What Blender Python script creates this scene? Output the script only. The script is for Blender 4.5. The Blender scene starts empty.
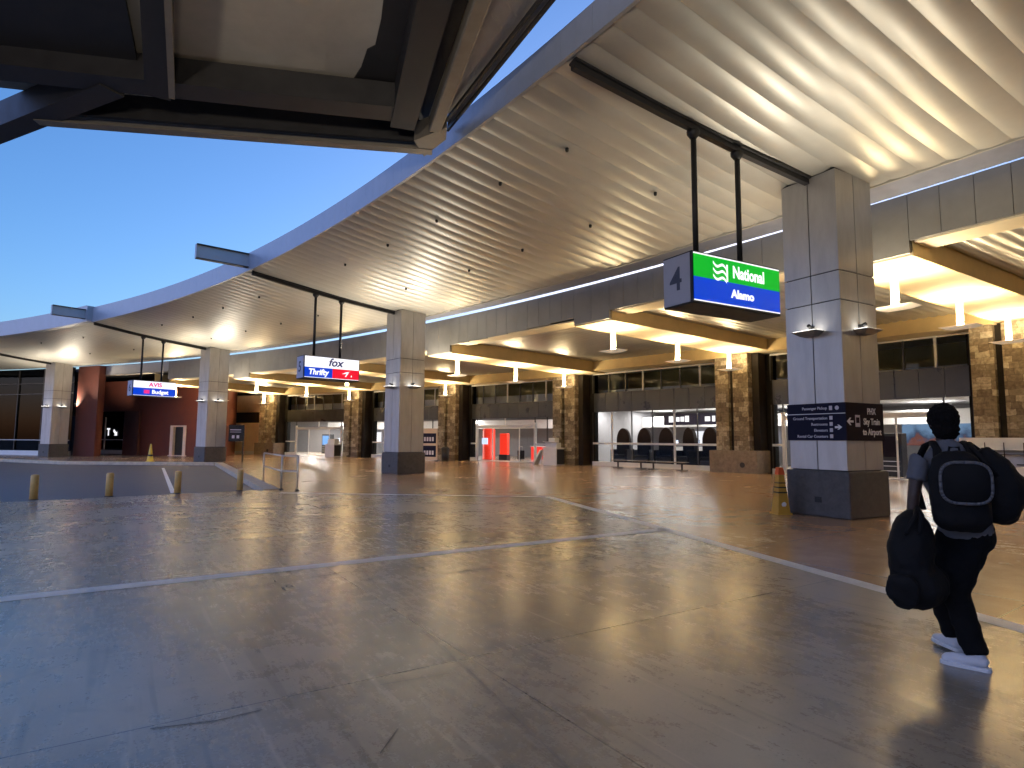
import bpy, bmesh, math, random
from mathutils import Vector, Matrix
random.seed(7)
PI = math.pi
scene = bpy.context.scene
col = scene.collection

# ------------------------------------------------------------------ survey of the place
F, PITCH, ROLL, EYE = 604.738, 0.0913, 0.0065, 1.6
CX, CY, RAD, T1, DT, ROT = -72.2428, -39.9819, 95.7746, 0.5926, 0.2002, -0.0769

def at(x, y, z=0.0):
    a = (x - 512) / F; b = (384 - y) / F
    X = a*math.cos(ROLL) - b*math.sin(ROLL); u = a*math.sin(ROLL) + b*math.cos(ROLL)
    r = Vector((X, math.cos(PITCH) - u*math.sin(PITCH), math.sin(PITCH) + u*math.cos(PITCH)))
    t = (z - EYE) / r.z
    return Vector((0, 0, EYE)) + r*t

def arc(ro, bay, z=0.0):
    th = T1 + DT*bay
    return Vector((CX + (RAD + ro)*math.cos(th), CY + (RAD + ro)*math.sin(th), z))

def arc_rot(bay):                       # local x runs right along the facade, y runs into the building
    return T1 + DT*bay - PI/2

# ------------------------------------------------------------------ mesh builder
class MB:
    def __init__(s): s.v = []; s.f = []; s.mi = []; s.smooth = set()
    def poly(s, pts, mi=0):
        b = len(s.v); s.v += [Vector(p) for p in pts]; s.f.append(tuple(range(b, b+len(pts)))); s.mi.append(mi)
    def box(s, x0, x1, y0, y1, z0, z1, mi=0, M=None):
        b = len(s.v)
        P = [Vector((x, y, z)) for z in (z0, z1) for (x, y) in ((x0,y0),(x1,y0),(x1,y1),(x0,y1))]
        if M is not None: P = [M @ p for p in P]
        s.v += P
        for q in ((0,3,2,1),(4,5,6,7),(0,1,5,4),(1,2,6,5),(2,3,7,6),(3,0,4,7)):
            s.f.append(tuple(b+i for i in q)); s.mi.append(mi)
    def hexa(s, P, mi=0):               # 8 points: bottom ring ccw, top ring ccw
        b = len(s.v); s.v += [Vector(p) for p in P]
        for q in ((0,3,2,1),(4,5,6,7),(0,1,5,4),(1,2,6,5),(2,3,7,6),(3,0,4,7)):
            s.f.append(tuple(b+i for i in q)); s.mi.append(mi)
    def arcbox(s, r0, r1, b0, b1, z0, z1, mi=0, step=0.05, z0f=None, z1f=None, gap=0.0):
        n = max(1, int(math.ceil(abs(b1-b0)/step - 1e-6)))
        for i in range(n):
            a = b0 + (b1-b0)*i/n; c = b0 + (b1-b0)*(i+1)/n
            a2, c2 = (a+gap, c-gap)
            za0 = z0f(a2) if z0f else z0; zc0 = z0f(c2) if z0f else z0
            za1 = z1f(a2) if z1f else z1; zc1 = z1f(c2) if z1f else z1
            s.hexa([arc(r0,c2,zc0), arc(r0,a2,za0), arc(r1,a2,za0), arc(r1,c2,zc0),
                    arc(r0,c2,zc1), arc(r0,a2,za1), arc(r1,a2,za1), arc(r1,c2,zc1)], mi)
    def prism(s, pts, z0, z1, mi=0):
        n = len(pts); b = len(s.v)
        s.v += [Vector((p[0], p[1], z0)) for p in pts] + [Vector((p[0], p[1], z1)) for p in pts]
        s.f.append(tuple(b+i for i in reversed(range(n)))); s.mi.append(mi)
        s.f.append(tuple(b+n+i for i in range(n))); s.mi.append(mi)
        for i in range(n):
            j = (i+1) % n
            s.f.append((b+i, b+j, b+n+j, b+n+i)); s.mi.append(mi)
    def lathe(s, prof, c=(0,0,0), n=20, mi=0, M=None):
        b = len(s.v); c = Vector(c)
        for (r, z) in prof:
            for k in range(n):
                p = Vector((r*math.cos(2*PI*k/n), r*math.sin(2*PI*k/n), z)) + c
                s.v.append(M @ p if M is not None else p)
        for i in range(len(prof)-1):
            for k in range(n):
                k2 = (k+1) % n
                s.smooth.add(len(s.f))
                s.f.append((b+i*n+k, b+i*n+k2, b+(i+1)*n+k2, b+(i+1)*n+k)); s.mi.append(mi)
        s.f.append(tuple(b+k for k in reversed(range(n)))); s.mi.append(mi)
        s.f.append(tuple(b+(len(prof)-1)*n+k for k in range(n))); s.mi.append(mi)
    def tube(s, p, q, r, n=10, mi=0, r2=None):
        p = Vector(p); q = Vector(q); d = (q-p); L = d.length
        M = Matrix.Translation(p) @ d.to_track_quat('Z', 'Y').to_matrix().to_4x4()
        s.lathe([(r,0),(r2 if r2 is not None else r, L)], n=n, mi=mi, M=M)
    def frustum(s, a, b_, z0, z1, mi=0, c=(0,0)):    # square pyramid piece, half sizes a (bottom) and b_ (top)
        x, y = c
        s.hexa([(x-a,y-a,z0),(x+a,y-a,z0),(x+a,y+a,z0),(x-a,y+a,z0),(x-b_,y-b_,z1),(x+b_,y-b_,z1),(x+b_,y+b_,z1),(x-b_,y+b_,z1)], mi)
    def build(s, name, mats, parent=None, world=False, bevel=0.0, smooth=False):
        me = bpy.data.meshes.new(name)
        vs = s.v
        if world and parent is not None:
            inv = wmat(parent).inverted(); vs = [inv @ v for v in vs]
        me.from_pydata([tuple(v) for v in vs], [], s.f)
        if not isinstance(mats, (list, tuple)): mats = [mats]
        for m in mats: me.materials.append(m)
        for i, p in enumerate(me.polygons):
            p.material_index = s.mi[i]
            p.use_smooth = smooth or (i in s.smooth)
        me.update()
        if bevel > 0:
            bm = bmesh.new(); bm.from_mesh(me)
            bmesh.ops.remove_doubles(bm, verts=bm.verts, dist=1e-5)
            ed = [e for e in bm.edges if len(e.link_faces) == 2 and e.calc_face_angle(0) > 0.6]
            bmesh.ops.bevel(bm, geom=ed, offset=bevel, segments=2, profile=0.5, affect='EDGES', clamp_overlap=True)
            bm.to_mesh(me); bm.free()
        o = bpy.data.objects.new(name, me); col.objects.link(o)
        if parent is not None: o.parent = parent
        return o

def wmat(o):
    M = o.matrix_basis.copy()
    while o.parent is not None:
        o = o.parent; M = o.matrix_basis @ M
    return M

def empty(name, loc, rz=0.0):
    o = bpy.data.objects.new(name, None); o.empty_display_size = 0.2
    o.location = loc; o.rotation_euler = (0, 0, rz); col.objects.link(o); return o

def tag(o, label=None, cat=None, group=None, kind=None):
    if label: o['label'] = label
    if cat: o['category'] = cat
    if group: o['group'] = group
    if kind: o['kind'] = kind
    return o

def copy_tree(o, parent=None):
    c = o.copy(); col.objects.link(c); c.parent = parent
    for ch in list(o.children): copy_tree(ch, c)
    return c

def struct(mb, name, mats, **k):
    return tag(mb.build(name, mats, **k), kind='structure')

def text(parent, body, size, origin, xdir, up, mat, name='lettering', align='CENTER', shear=0.0, fat=0.0, sx=1.0):
    cu = bpy.data.curves.new(name, 'FONT'); cu.body = body; cu.size = size; cu.align_x = align; cu.align_y = 'CENTER'
    cu.shear = shear; cu.offset = fat; cu.extrude = 0.004; cu.resolution_u = 3
    o = bpy.data.objects.new(name, cu); col.objects.link(o)
    dg = bpy.context.evaluated_depsgraph_get(); dg.update()
    me = bpy.data.meshes.new_from_object(o.evaluated_get(dg))
    bpy.data.objects.remove(o); bpy.data.curves.remove(cu)
    xd = Vector(xdir).normalized(); u = Vector(up).normalized(); n = xd.cross(u)
    M = Matrix(((xd.x*sx, u.x, n.x, origin[0]), (xd.y*sx, u.y, n.y, origin[1]), (xd.z*sx, u.z, n.z, origin[2]), (0,0,0,1)))
    me.transform(M)
    me.materials.clear(); me.materials.append(mat)
    ob = bpy.data.objects.new(name, me); col.objects.link(ob); ob.parent = parent
    return ob

# ------------------------------------------------------------------ materials
def nodes(name):
    m = bpy.data.materials.new(name); m.use_nodes = True
    nt = m.node_tree; b = nt.nodes['Principled BSDF']
    return m, nt, b
def N(nt, t, **k):
    n = nt.nodes.new(t)
    for a, v in k.items(): setattr(n, a, v)
    return n
def ramp(nt, fac, stops):
    r = nt.nodes.new('ShaderNodeValToRGB')
    e = r.color_ramp.elements
    while len(e) < len(stops): e.new(0.5)
    for i, (p, c) in enumerate(stops):
        e[i].position = p; e[i].color = (*c, 1) if len(c) == 3 else c
    nt.links.new(fac, r.inputs['Fac']); return r.outputs['Color']

def paint(name, c, rough=0.45, metal=0.0, var=0.12, scale=3.0, bump=0.0, spec=0.5, coat=0.0, rvar=0.12, stretch=None):
    m, nt, b = nodes(name); L = nt.links
    tc = N(nt, 'ShaderNodeTexCoord')
    mp = N(nt, 'ShaderNodeMapping'); L.new(tc.outputs['Object'], mp.inputs['Vector'])
    if stretch: mp.inputs['Scale'].default_value = stretch
    nz = N(nt, 'ShaderNodeTexNoise'); nz.inputs['Scale'].default_value = scale; nz.inputs['Detail'].default_value = 6
    nz.inputs['Roughness'].default_value = 0.65
    L.new(mp.outputs['Vector'], nz.inputs['Vector'])
    lo = tuple(max(0, x*(1-var)) for x in c); hi = tuple(min(1, x*(1+var)) for x in c)
    L.new(ramp(nt, nz.outputs['Fac'], [(0.3, lo), (0.7, hi)]), b.inputs['Base Color'])
    rr = N(nt, 'ShaderNodeMapRange'); rr.inputs['To Min'].default_value = max(0.03, rough-rvar); rr.inputs['To Max'].default_value = min(1, rough+rvar)
    L.new(nz.outputs['Fac'], rr.inputs['Value']); L.new(rr.outputs['Result'], b.inputs['Roughness'])
    b.inputs['Metallic'].default_value = metal
    b.inputs['Specular IOR Level'].default_value = spec
    b.inputs['Coat Weight'].default_value = coat
    if bump:
        bp = N(nt, 'ShaderNodeBump'); bp.inputs['Strength'].default_value = bump; bp.inputs['Distance'].default_value = 0.01
        n2 = N(nt, 'ShaderNodeTexNoise'); n2.inputs['Scale'].default_value = scale*12; n2.inputs['Detail'].default_value = 4
        L.new(mp.outputs['Vector'], n2.inputs['Vector']); L.new(n2.outputs['Fac'], bp.inputs['Height']); L.new(bp.outputs['Normal'], b.inputs['Normal'])
    return m

def glow(name, c, strength):
    m, nt, b = nodes(name); strength *= 0.20
    b.inputs['Base Color'].default_value = (*c, 1); b.inputs['Roughness'].default_value = 0.4
    b.inputs['Emission Color'].default_value = (*c, 1); b.inputs['Emission Strength'].default_value = strength
    return m

def glass(name, tint=(0.9, 0.93, 0.95), refl=0.01, ior=1.33):
    m = bpy.data.materials.new(name); m.use_nodes = True; nt = m.node_tree; nt.nodes.clear(); L = nt.links
    out = N(nt, 'ShaderNodeOutputMaterial'); mix = N(nt, 'ShaderNodeMixShader')
    tr = N(nt, 'ShaderNodeBsdfTransparent'); tr.inputs['Color'].default_value = (*tint, 1)
    gl = N(nt, 'ShaderNodeBsdfGlossy'); gl.inputs['Roughness'].default_value = 0.02
    lw = N(nt, 'ShaderNodeFresnel'); lw.inputs['IOR'].default_value = ior
    ad = N(nt, 'ShaderNodeMath', operation='ADD'); ad.inputs[1].default_value = refl
    L.new(lw.outputs['Fac'], ad.inputs[0]); L.new(ad.outputs[0], mix.inputs['Fac'])
    L.new(tr.outputs[0], mix.inputs[1]); L.new(gl.outputs[0], mix.inputs[2]); L.new(mix.outputs[0], out.inputs['Surface'])
    return m

def floor_mat(name, c_lo, c_hi, r_lo, r_hi, joint=(5.0, 5.0), angle=0.0, joint_col=(0.03,0.028,0.026), skid=True, jw=0.004, origin=(0,0), spec=0.5, wear=1.15):
    m, nt, b = nodes(name); L = nt.links
    tc = N(nt, 'ShaderNodeTexCoord')
    mp = N(nt, 'ShaderNodeMapping'); mp.vector_type = 'TEXTURE'; mp.inputs['Rotation'].default_value = (0, 0, angle); mp.inputs['Location'].default_value = (*origin, 0)
    L.new(tc.outputs['Object'], mp.inputs['Vector'])
    # broad cloudy blotches, medium and fine grain
    def noise(scale, detail=6, rough=0.6, st=None, dist=0.0):
        n = N(nt, 'ShaderNodeTexNoise'); n.inputs['Scale'].default_value = scale; n.inputs['Detail'].default_value = detail
        n.inputs['Roughness'].default_value = rough; n.inputs['Distortion'].default_value = dist
        if st:
            m2 = N(nt, 'ShaderNodeMapping'); m2.inputs['Scale'].default_value = st[0]; m2.inputs['Rotation'].default_value = (0, 0, st[1])
            L.new(mp.outputs['Vector'], m2.inputs['Vector']); L.new(m2.outputs['Vector'], n.inputs['Vector'])
        else: L.new(mp.outputs['Vector'], n.inputs['Vector'])
        return n.outputs['Fac']
    big = noise(0.35, 5, 0.6, dist=0.6); mid = noise(2.2, 8, 0.7); fine = noise(60, 3, 0.6)
    a1 = N(nt, 'ShaderNodeMath', operation='MULTIPLY_ADD'); L.new(mid, a1.inputs[0]); a1.inputs[1].default_value = 0.45; L.new(big, a1.inputs[2])
    a2 = N(nt, 'ShaderNodeMath', operation='MULTIPLY_ADD'); L.new(fine, a2.inputs[0]); a2.inputs[1].default_value = 0.25; L.new(a1.outputs[0], a2.inputs[2])
    base = ramp(nt, a2.outputs[0], [(0.66, c_lo), (1.02, c_hi)])
    colr = base
    def over(fac, c):
        nonlocal colr
        mx = N(nt, 'ShaderNodeMix', data_type='RGBA'); L.new(fac, mx.inputs['Factor']); L.new(colr, mx.inputs[6]); mx.inputs[7].default_value = (*c, 1)
        colr = mx.outputs[2]
    if skid:                            # worn tyre and trolley marks: long thin dark streaks and a few pale scratches
        for ang, sc, th, c in ((0.25, (9.0, 0.45, 1), 0.655, tuple(x*0.35 for x in c_lo)), (1.75, (8.0, 0.5, 1), 0.665, tuple(x*0.4 for x in c_lo)), (0.95, (11.0, 0.6, 1), 0.67, tuple(min(1, x*1.7) for x in c_hi))):
            nf = noise(1.0, 2, 0.4, (sc, ang), 0.15)
            r = N(nt, 'ShaderNodeMapRange'); r.inputs['From Min'].default_value = th - 0.01; r.inputs['From Max'].default_value = th + 0.05
            r.inputs['To Max'].default_value = 0.35; L.new(nf, r.inputs['Value']); over(r.outputs['Result'], c)
    if skid:                            # old oil and water stains
        nf = noise(1.1, 5, 0.62, dist=1.2); r = N(nt, 'ShaderNodeMapRange'); r.inputs['From Min'].default_value = .60; r.inputs['From Max'].default_value = .70; r.inputs['To Max'].default_value = .45
        L.new(nf, r.inputs['Value']); over(r.outputs['Result'], tuple(x*.5 for x in c_lo))
    # saw-cut joints
    sp = N(nt, 'ShaderNodeSeparateXYZ'); L.new(mp.outputs['Vector'], sp.inputs[0])
    jm = None
    for ax, step in ((0, joint[0]), (1, joint[1])):
        d = N(nt, 'ShaderNodeMath', operation='PINGPONG'); L.new(sp.outputs[ax], d.inputs[0]); d.inputs[1].default_value = step/2
        lt = N(nt, 'ShaderNodeMath', operation='LESS_THAN'); L.new(d.outputs[0], lt.inputs[0]); lt.inputs[1].default_value = jw
        if jm is None: jm = lt.outputs[0]
        else:
            mxm = N(nt, 'ShaderNodeMath', operation='MAXIMUM'); L.new(jm, mxm.inputs[0]); L.new(lt.outputs[0], mxm.inputs[1]); jm = mxm.outputs[0]
    over(jm, joint_col)
    L.new(colr, b.inputs['Base Color'])
    rr = N(nt, 'ShaderNodeMapRange'); rr.inputs['From Min'].default_value = 0.5; rr.inputs['From Max'].default_value = 1.15
    rr.inputs['To Min'].default_value = r_lo; rr.inputs['To Max'].default_value = r_hi
    br1 = noise(1.0, 5, 0.7, ((14.0, 2.2, 1), 0.5), 0.4); br2 = noise(5.0, 6, 0.7)
    bm1 = N(nt, 'ShaderNodeMath', operation='MULTIPLY_ADD'); L.new(br1, bm1.inputs[0]); bm1.inputs[1].default_value = 0.5; 
    bm2 = N(nt, 'ShaderNodeMath', operation='MULTIPLY_ADD'); L.new(br2, bm2.inputs[0]); bm2.inputs[1].default_value = 0.5; bm2.inputs[2].default_value = -0.5; L.new(bm2.outputs[0], bm1.inputs[2])
    bm3 = N(nt, 'ShaderNodeMath', operation='MULTIPLY_ADD'); L.new(bm1.outputs[0], bm3.inputs[0]); bm3.inputs[1].default_value = wear; L.new(a2.outputs[0], bm3.inputs[2])
    L.new(bm3.outputs[0], rr.inputs['Value']); L.new(rr.outputs['Result'], b.inputs['Roughness'])
    bp = N(nt, 'ShaderNodeBump'); bp.inputs['Strength'].default_value = 0.022*wear; bp.inputs['Distance'].default_value = 0.01
    L.new(mid, bp.inputs['Height']); L.new(bp.outputs['Normal'], b.inputs['Normal'])
    b.inputs['Specular IOR Level'].default_value = spec
    b.inputs['Coat Weight'].default_value = 0.35; b.inputs['Coat Roughness'].default_value = 0.22; b.inputs['Coat IOR'].default_value = 1.45
    return m

def stone_mat(name):
    m, nt, b = nodes(name); L = nt.links
    tc = N(nt, 'ShaderNodeTexCoord'); sp = N(nt, 'ShaderNodeSeparateXYZ'); L.new(tc.outputs['Object'], sp.inputs[0])
    ad = N(nt, 'ShaderNodeMath', operation='ADD'); L.new(sp.outputs[0], ad.inputs[0]); L.new(sp.outputs[1], ad.inputs[1])
    cb = N(nt, 'ShaderNodeCombineXYZ'); L.new(ad.outputs[0], cb.inputs[0]); L.new(sp.outputs[2], cb.inputs[1])
    br = N(nt, 'ShaderNodeTexBrick'); br.offset = 0.43; br.squash = 0.7; br.squash_frequency = 3
    br.inputs['Color1'].default_value = (0, 0, 0, 1); br.inputs['Color2'].default_value = (1, 1, 1, 1); br.inputs['Mortar'].default_value = (0.5, 0.5, 0.5, 1)
    br.inputs['Scale'].default_value = 1.0; br.inputs['Brick Width'].default_value = 0.47; br.inputs['Row Height'].default_value = 0.24; br.inputs['Mortar Size'].default_value = 0.004
    dn = N(nt, 'ShaderNodeTexNoise'); dn.inputs['Scale'].default_value = 2.6; L.new(tc.outputs['Object'], dn.inputs['Vector'])
    dm = N(nt, 'ShaderNodeVectorMath', operation='MULTIPLY_ADD'); L.new(dn.outputs['Color'], dm.inputs[0]); dm.inputs[1].default_value = (.16,.16,.16); L.new(cb.outputs[0], dm.inputs[2]); L.new(dm.outputs[0], br.inputs['Vector'])
    nz = N(nt, 'ShaderNodeTexNoise'); nz.inputs['Scale'].default_value = 9; nz.inputs['Detail'].default_value = 8; L.new(tc.outputs['Object'], nz.inputs['Vector'])
    mx = N(nt, 'ShaderNodeMath', operation='MULTIPLY_ADD'); L.new(nz.outputs['Fac'], mx.inputs[0]); mx.inputs[1].default_value = 0.75
    sc = N(nt, 'ShaderNodeMath', operation='MULTIPLY'); L.new(br.outputs['Color'], sc.inputs[0]); sc.inputs[1].default_value = 0.5; L.new(sc.outputs[0], mx.inputs[2])
    c = ramp(nt, mx.outputs[0], [(0.15, (0.05, 0.037, 0.026)), (0.4, (0.12, 0.09, 0.06)), (0.65, (0.20, 0.158, 0.112)), (0.95, (0.42, 0.37, 0.29))])
    mm = N(nt, 'ShaderNodeMix', data_type='RGBA'); L.new(br.outputs['Fac'], mm.inputs['Factor']); L.new(c, mm.inputs[6]); mm.inputs[7].default_value = (0.06, 0.045, 0.03, 1)
    L.new(mm.outputs[2], b.inputs['Base Color']); b.inputs['Roughness'].default_value = 0.75
    bp = N(nt, 'ShaderNodeBump'); bp.inputs['Strength'].default_value = 0.7; bp.inputs['Distance'].default_value = 0.03
    iv = N(nt, 'ShaderNodeMath', operation='SUBTRACT'); L.new(mx.outputs[0], iv.inputs[0]); L.new(br.outputs['Fac'], iv.inputs[1])
    L.new(iv.outputs[0], bp.inputs['Height']); L.new(bp.outputs['Normal'], b.inputs['Normal'])
    return m

PLAZA_ANG = math.atan2(11.03 - 6.1, 2.67 + 5.0)
M = {}
M['plaza'] = floor_mat('sealed_grey_concrete', (0.205, 0.180, 0.138), (0.42, 0.38, 0.31), 0.19, 0.34, (6.2, 4.1), PLAZA_ANG, (0.07, 0.068, 0.066), True, 0.006, (-0.3, 4.6), 0.6)
M['walk'] = floor_mat('sealed_brown_concrete', (0.36, 0.215, 0.115), (0.50, 0.325, 0.19), 0.215, 0.29, (3.4, 3.4), T1 + 0.03, (0.045, 0.033, 0.025), False, 0.010, (6.0, 11.0), 0.5, 0.8)
M['asphalt'] = paint('asphalt', (0.10, 0.10, 0.108), 0.50, var=0.25, scale=1.2, bump=0.5)
M['kerb'] = paint('kerb_concrete', (0.55, 0.43, 0.29), 0.7, var=0.25, scale=4, bump=0.3)
M['white_line'] = paint('worn_white_road_paint', (0.88, 0.87, 0.83), 0.33, var=0.16, scale=4)
M['soffit'] = paint('champagne_metal_soffit', (0.50, 0.485, 0.435), 0.42, metal=0.30, var=0.05, scale=1.5, rvar=0.06)
M['edge'] = paint('pale_grey_metal_fascia', (0.42, 0.425, 0.445), 0.42, metal=0.3, var=0.08, scale=1.5)
M['dark_steel'] = paint('dark_painted_steel', (0.022, 0.022, 0.025), 0.5, var=0.3)
M['flash'] = paint('mill_metal_flashing', (0.42, 0.43, 0.50), 0.35, metal=0.5, var=0.12, scale=2)
M['panel'] = paint('silver_column_cladding', (0.50, 0.49, 0.475), 0.36, metal=0.35, var=0.13, scale=2.5, stretch=(1.6, 1.6, .35), rvar=0.06)
M['plinth'] = paint('dark_stone_plinth', (0.075, 0.07, 0.068), 0.55, var=0.3, scale=9, bump=0.2)
M['fascia_lit'] = paint('painted_lit_fascia', (0.55, 0.54, 0.52), 0.6, var=0.06)  # grey end fascia, the light falling on it put into a paler colour
M['grey_fascia'] = paint('grey_brown_fascia_panel', (0.27, 0.26, 0.235), 0.42, metal=0.3, var=0.10, scale=1.2)
M['cream'] = paint('cream_plaster_soffit', (0.74, 0.64, 0.45), 0.7, var=0.06, scale=2)
M['ochre'] = paint('ochre_plaster_beam', (0.60, 0.45, 0.22), 0.65, var=0.08, scale=2)
M['coffer'] = paint('silver_corrugated_ceiling', (0.5, 0.48, 0.44), 0.35, metal=0.6, var=0.08)
M['stone'] = stone_mat('ledge_stone')
M['stone_base'] = paint('brown_stone_base', (0.20, 0.155, 0.115), 0.7, var=0.3, scale=6, bump=0.4)
M['dark_clad'] = paint('dark_brown_cladding', (0.018, 0.014, 0.011), 0.75, var=0.3, spec=0.2)
M['jamb'] = paint('black_jamb', (0.012, 0.011, 0.010), 0.8, var=0.2, spec=0.15)
M['spandrel'] = paint('black_spandrel_panel', (0.045, 0.045, 0.043), 0.30, metal=0.2, var=0.15, scale=1)
M['white_frame'] = paint('white_aluminium_frame', (0.72, 0.72, 0.72), 0.35, var=0.05)
M['dark_frame'] = paint('dark_bronze_frame', (0.03, 0.028, 0.026), 0.35, var=0.1)
M['glass'] = glass('clear_shop_glass', (0.86, 0.88, 0.90), 0.0, 1.22)
M['dark_glass'] = glass('dark_tinted_glass', (0.11, 0.12, 0.14), 0.0, 1.22)
M['in_wall'] = paint('interior_grey_wall', (0.30, 0.30, 0.32), 0.7, var=0.05)
M['olive'] = paint('olive_gallery_wall', (0.30, 0.26, 0.12), 0.7, var=0.1)
M['in_white'] = paint('interior_white_wall', (0.75, 0.75, 0.75), 0.6, var=0.04)
M['in_floor'] = paint('interior_tan_tile', (0.33, 0.28, 0.23), 0.25, var=0.15)
M['tan_wall'] = paint('tan_stucco', (0.70, 0.56, 0.42), 0.8, var=0.06, bump=0.2)
M['red_wall'] = paint('rust_red_stucco', (0.115, 0.026, 0.014), 0.75, var=0.14, scale=1.5, bump=0.25)
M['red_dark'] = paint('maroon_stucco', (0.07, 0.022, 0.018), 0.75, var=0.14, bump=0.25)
M['bollard'] = paint('ochre_bollard_paint', (0.85, 0.52, 0.17), 0.5, var=0.15, scale=8)
M['galv'] = paint('galvanised_rail', (0.55, 0.52, 0.47), 0.32, metal=0.7, var=0.1)
M['black'] = paint('matt_black', (0.012, 0.012, 0.013), 0.55, var=0.2)
M['navy'] = paint('navy_sign_panel', (0.014, 0.014, 0.034), 0.6, var=0.1, spec=.12)
M['plum'] = paint('plum_black_sign_panel', (0.010, 0.006, 0.013), 0.6, var=0.1, spec=.12)
M['white_paint'] = paint('white_lettering', (0.8, 0.8, 0.82), 0.5, var=0.02)
M['grey_letter'] = paint('soft_grey_lettering', (0.62, 0.60, 0.66), 0.5, var=0.02)
M['sign_grey'] = paint('sign_end_grey', (0.40, 0.40, 0.47), 0.45, var=0.05)
M['sign_num'] = paint('sign_number_slate', (0.045, 0.05, 0.085), 0.5, var=0.05)
M['lit_white'] = glow('lit_white_acrylic', (0.95, 0.95, 1.0), 0.95)
M['lit_green'] = glow('lit_green_acrylic', (0.0, 0.40, 0.02), 0.95)
M['lit_blue'] = glow('lit_blue_acrylic', (0.0, 0.045, 0.52), 0.95)
M['lit_red'] = glow('lit_red_acrylic', (0.72, 0.004, 0.025), 0.95)
M['lit_navy'] = glow('lit_navy_lettering', (0.015, 0.02, 0.12), 0.5)
M['lit_rose'] = glow('lit_rose_lettering', (0.75, 0.03, 0.22), 0.9)
M['lamp_white'] = glow('lamp_diffuser', (1.0, 0.95, 0.85), 7.0)
M['pendant'] = paint('white_pendant_housing', (0.78, 0.75, 0.68), 0.4, var=0.04)
M['pend_glow'] = glow('pendant_stem_diffuser', (1.0, 0.90, 0.68), 0.42)
M['pend_tray'] = glow('pendant_tray_bounce_glow', (1.0, 0.88, 0.66), 0.22)  # glow stands in for light bounced onto the tray underside
M['near_roof'] = paint('brown_grey_roof_panel', (0.50, 0.45, 0.39), 0.75, var=0.14, scale=0.8, bump=0.2)
M['near_steel'] = paint('near_black_roof_steel', (0.03, 0.028, 0.03), 0.5, var=0.2)
M['near_lip'] = paint('bronze_roof_lip', (0.30, 0.26, 0.21), 0.42, metal=0.3, var=0.12)
M['wood'] = paint('bench_slat', (0.20, 0.15, 0.11), 0.5, var=0.2, stretch=(1, 12, 12))
M['orange'] = paint('orange_cone_plastic', (0.72, 0.11, 0.02), 0.5, var=0.12)
M['yellow'] = paint('yellow_plastic', (0.80, 0.52, 0.05), 0.42, var=0.1)
M['gold'] = paint('golden_cone_plastic', (0.55, 0.31, 0.04), 0.45, var=0.15)
M['kiosk_red'] = glow('red_lit_display', (0.80, 0.035, 0.015), 0.75)
M['kiosk_white'] = paint('white_laminate', (0.66, 0.66, 0.68), 0.4, var=0.04)
M['screen'] = glow('bright_screen', (0.55, 0.65, 0.85), 1.4)
M['blue_mural'] = glow('lit_blue_mural', (0.06, 0.16, 0.36), 0.8)
M['mural_red'] = glow('dim_red_mural', (0.35, 0.03, 0.03), 0.45)
def mural_mat():
    m, nt, b = nodes('landscape_mural_print'); L = nt.links
    tc = N(nt, 'ShaderNodeTexCoord'); sp = N(nt, 'ShaderNodeSeparateXYZ'); L.new(tc.outputs['Object'], sp.inputs[0])
    nz = N(nt, 'ShaderNodeTexNoise'); nz.inputs['Scale'].default_value = 1.4; nz.inputs['Detail'].default_value = 8; L.new(tc.outputs['Object'], nz.inputs['Vector'])
    a = N(nt, 'ShaderNodeMath', operation='MULTIPLY_ADD'); L.new(nz.outputs['Fac'], a.inputs[0]); a.inputs[1].default_value = 1.1
    h = N(nt, 'ShaderNodeMath', operation='MULTIPLY'); L.new(sp.outputs[2], h.inputs[0]); h.inputs[1].default_value = .45; L.new(h.outputs[0], a.inputs[2])
    c = ramp(nt, a.outputs[0], [(.45, (.10, .025, .02)), (.66, (.16, .06, .05)), (.74, (.03, .06, .12)), (1.0, (.14, .26, .42))])
    L.new(c, b.inputs['Base Color']); L.new(c, b.inputs['Emission Color']); b.inputs['Emission Strength'].default_value = .16
    return m
M['mural'] = mural_mat()
M['chair'] = paint('black_vinyl', (0.006, 0.006, 0.007), 0.6, var=0.1, spec=.15)
M['skin'] = paint('skin', (0.05, 0.028, 0.02), 0.5, var=0.1)
M['hair'] = paint('black_hair', (0.008, 0.007, 0.007), 0.8, var=0.3, bump=0.6, scale=20, spec=.1)
M['tee'] = paint('grey_cotton', (0.13, 0.135, 0.155), 0.9, var=0.12, scale=6, bump=0.2)
M['trousers'] = paint('black_trousers', (0.008, 0.008, 0.009), 0.9, var=0.2, bump=0.2, spec=.12)
M['shoe'] = paint('white_canvas', (0.72, 0.72, 0.76), 0.6, var=0.06)
M['sole'] = paint('white_rubber', (0.80, 0.80, 0.82), 0.5, var=0.04)
M['nylon'] = paint('black_nylon', (0.008, 0.008, 0.009), 0.7, var=0.25, bump=0.25, scale=8, spec=.2)
M['mesh_pocket'] = paint('grey_pocket_piping', (0.13, 0.13, 0.14), 0.45, var=0.2)

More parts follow.
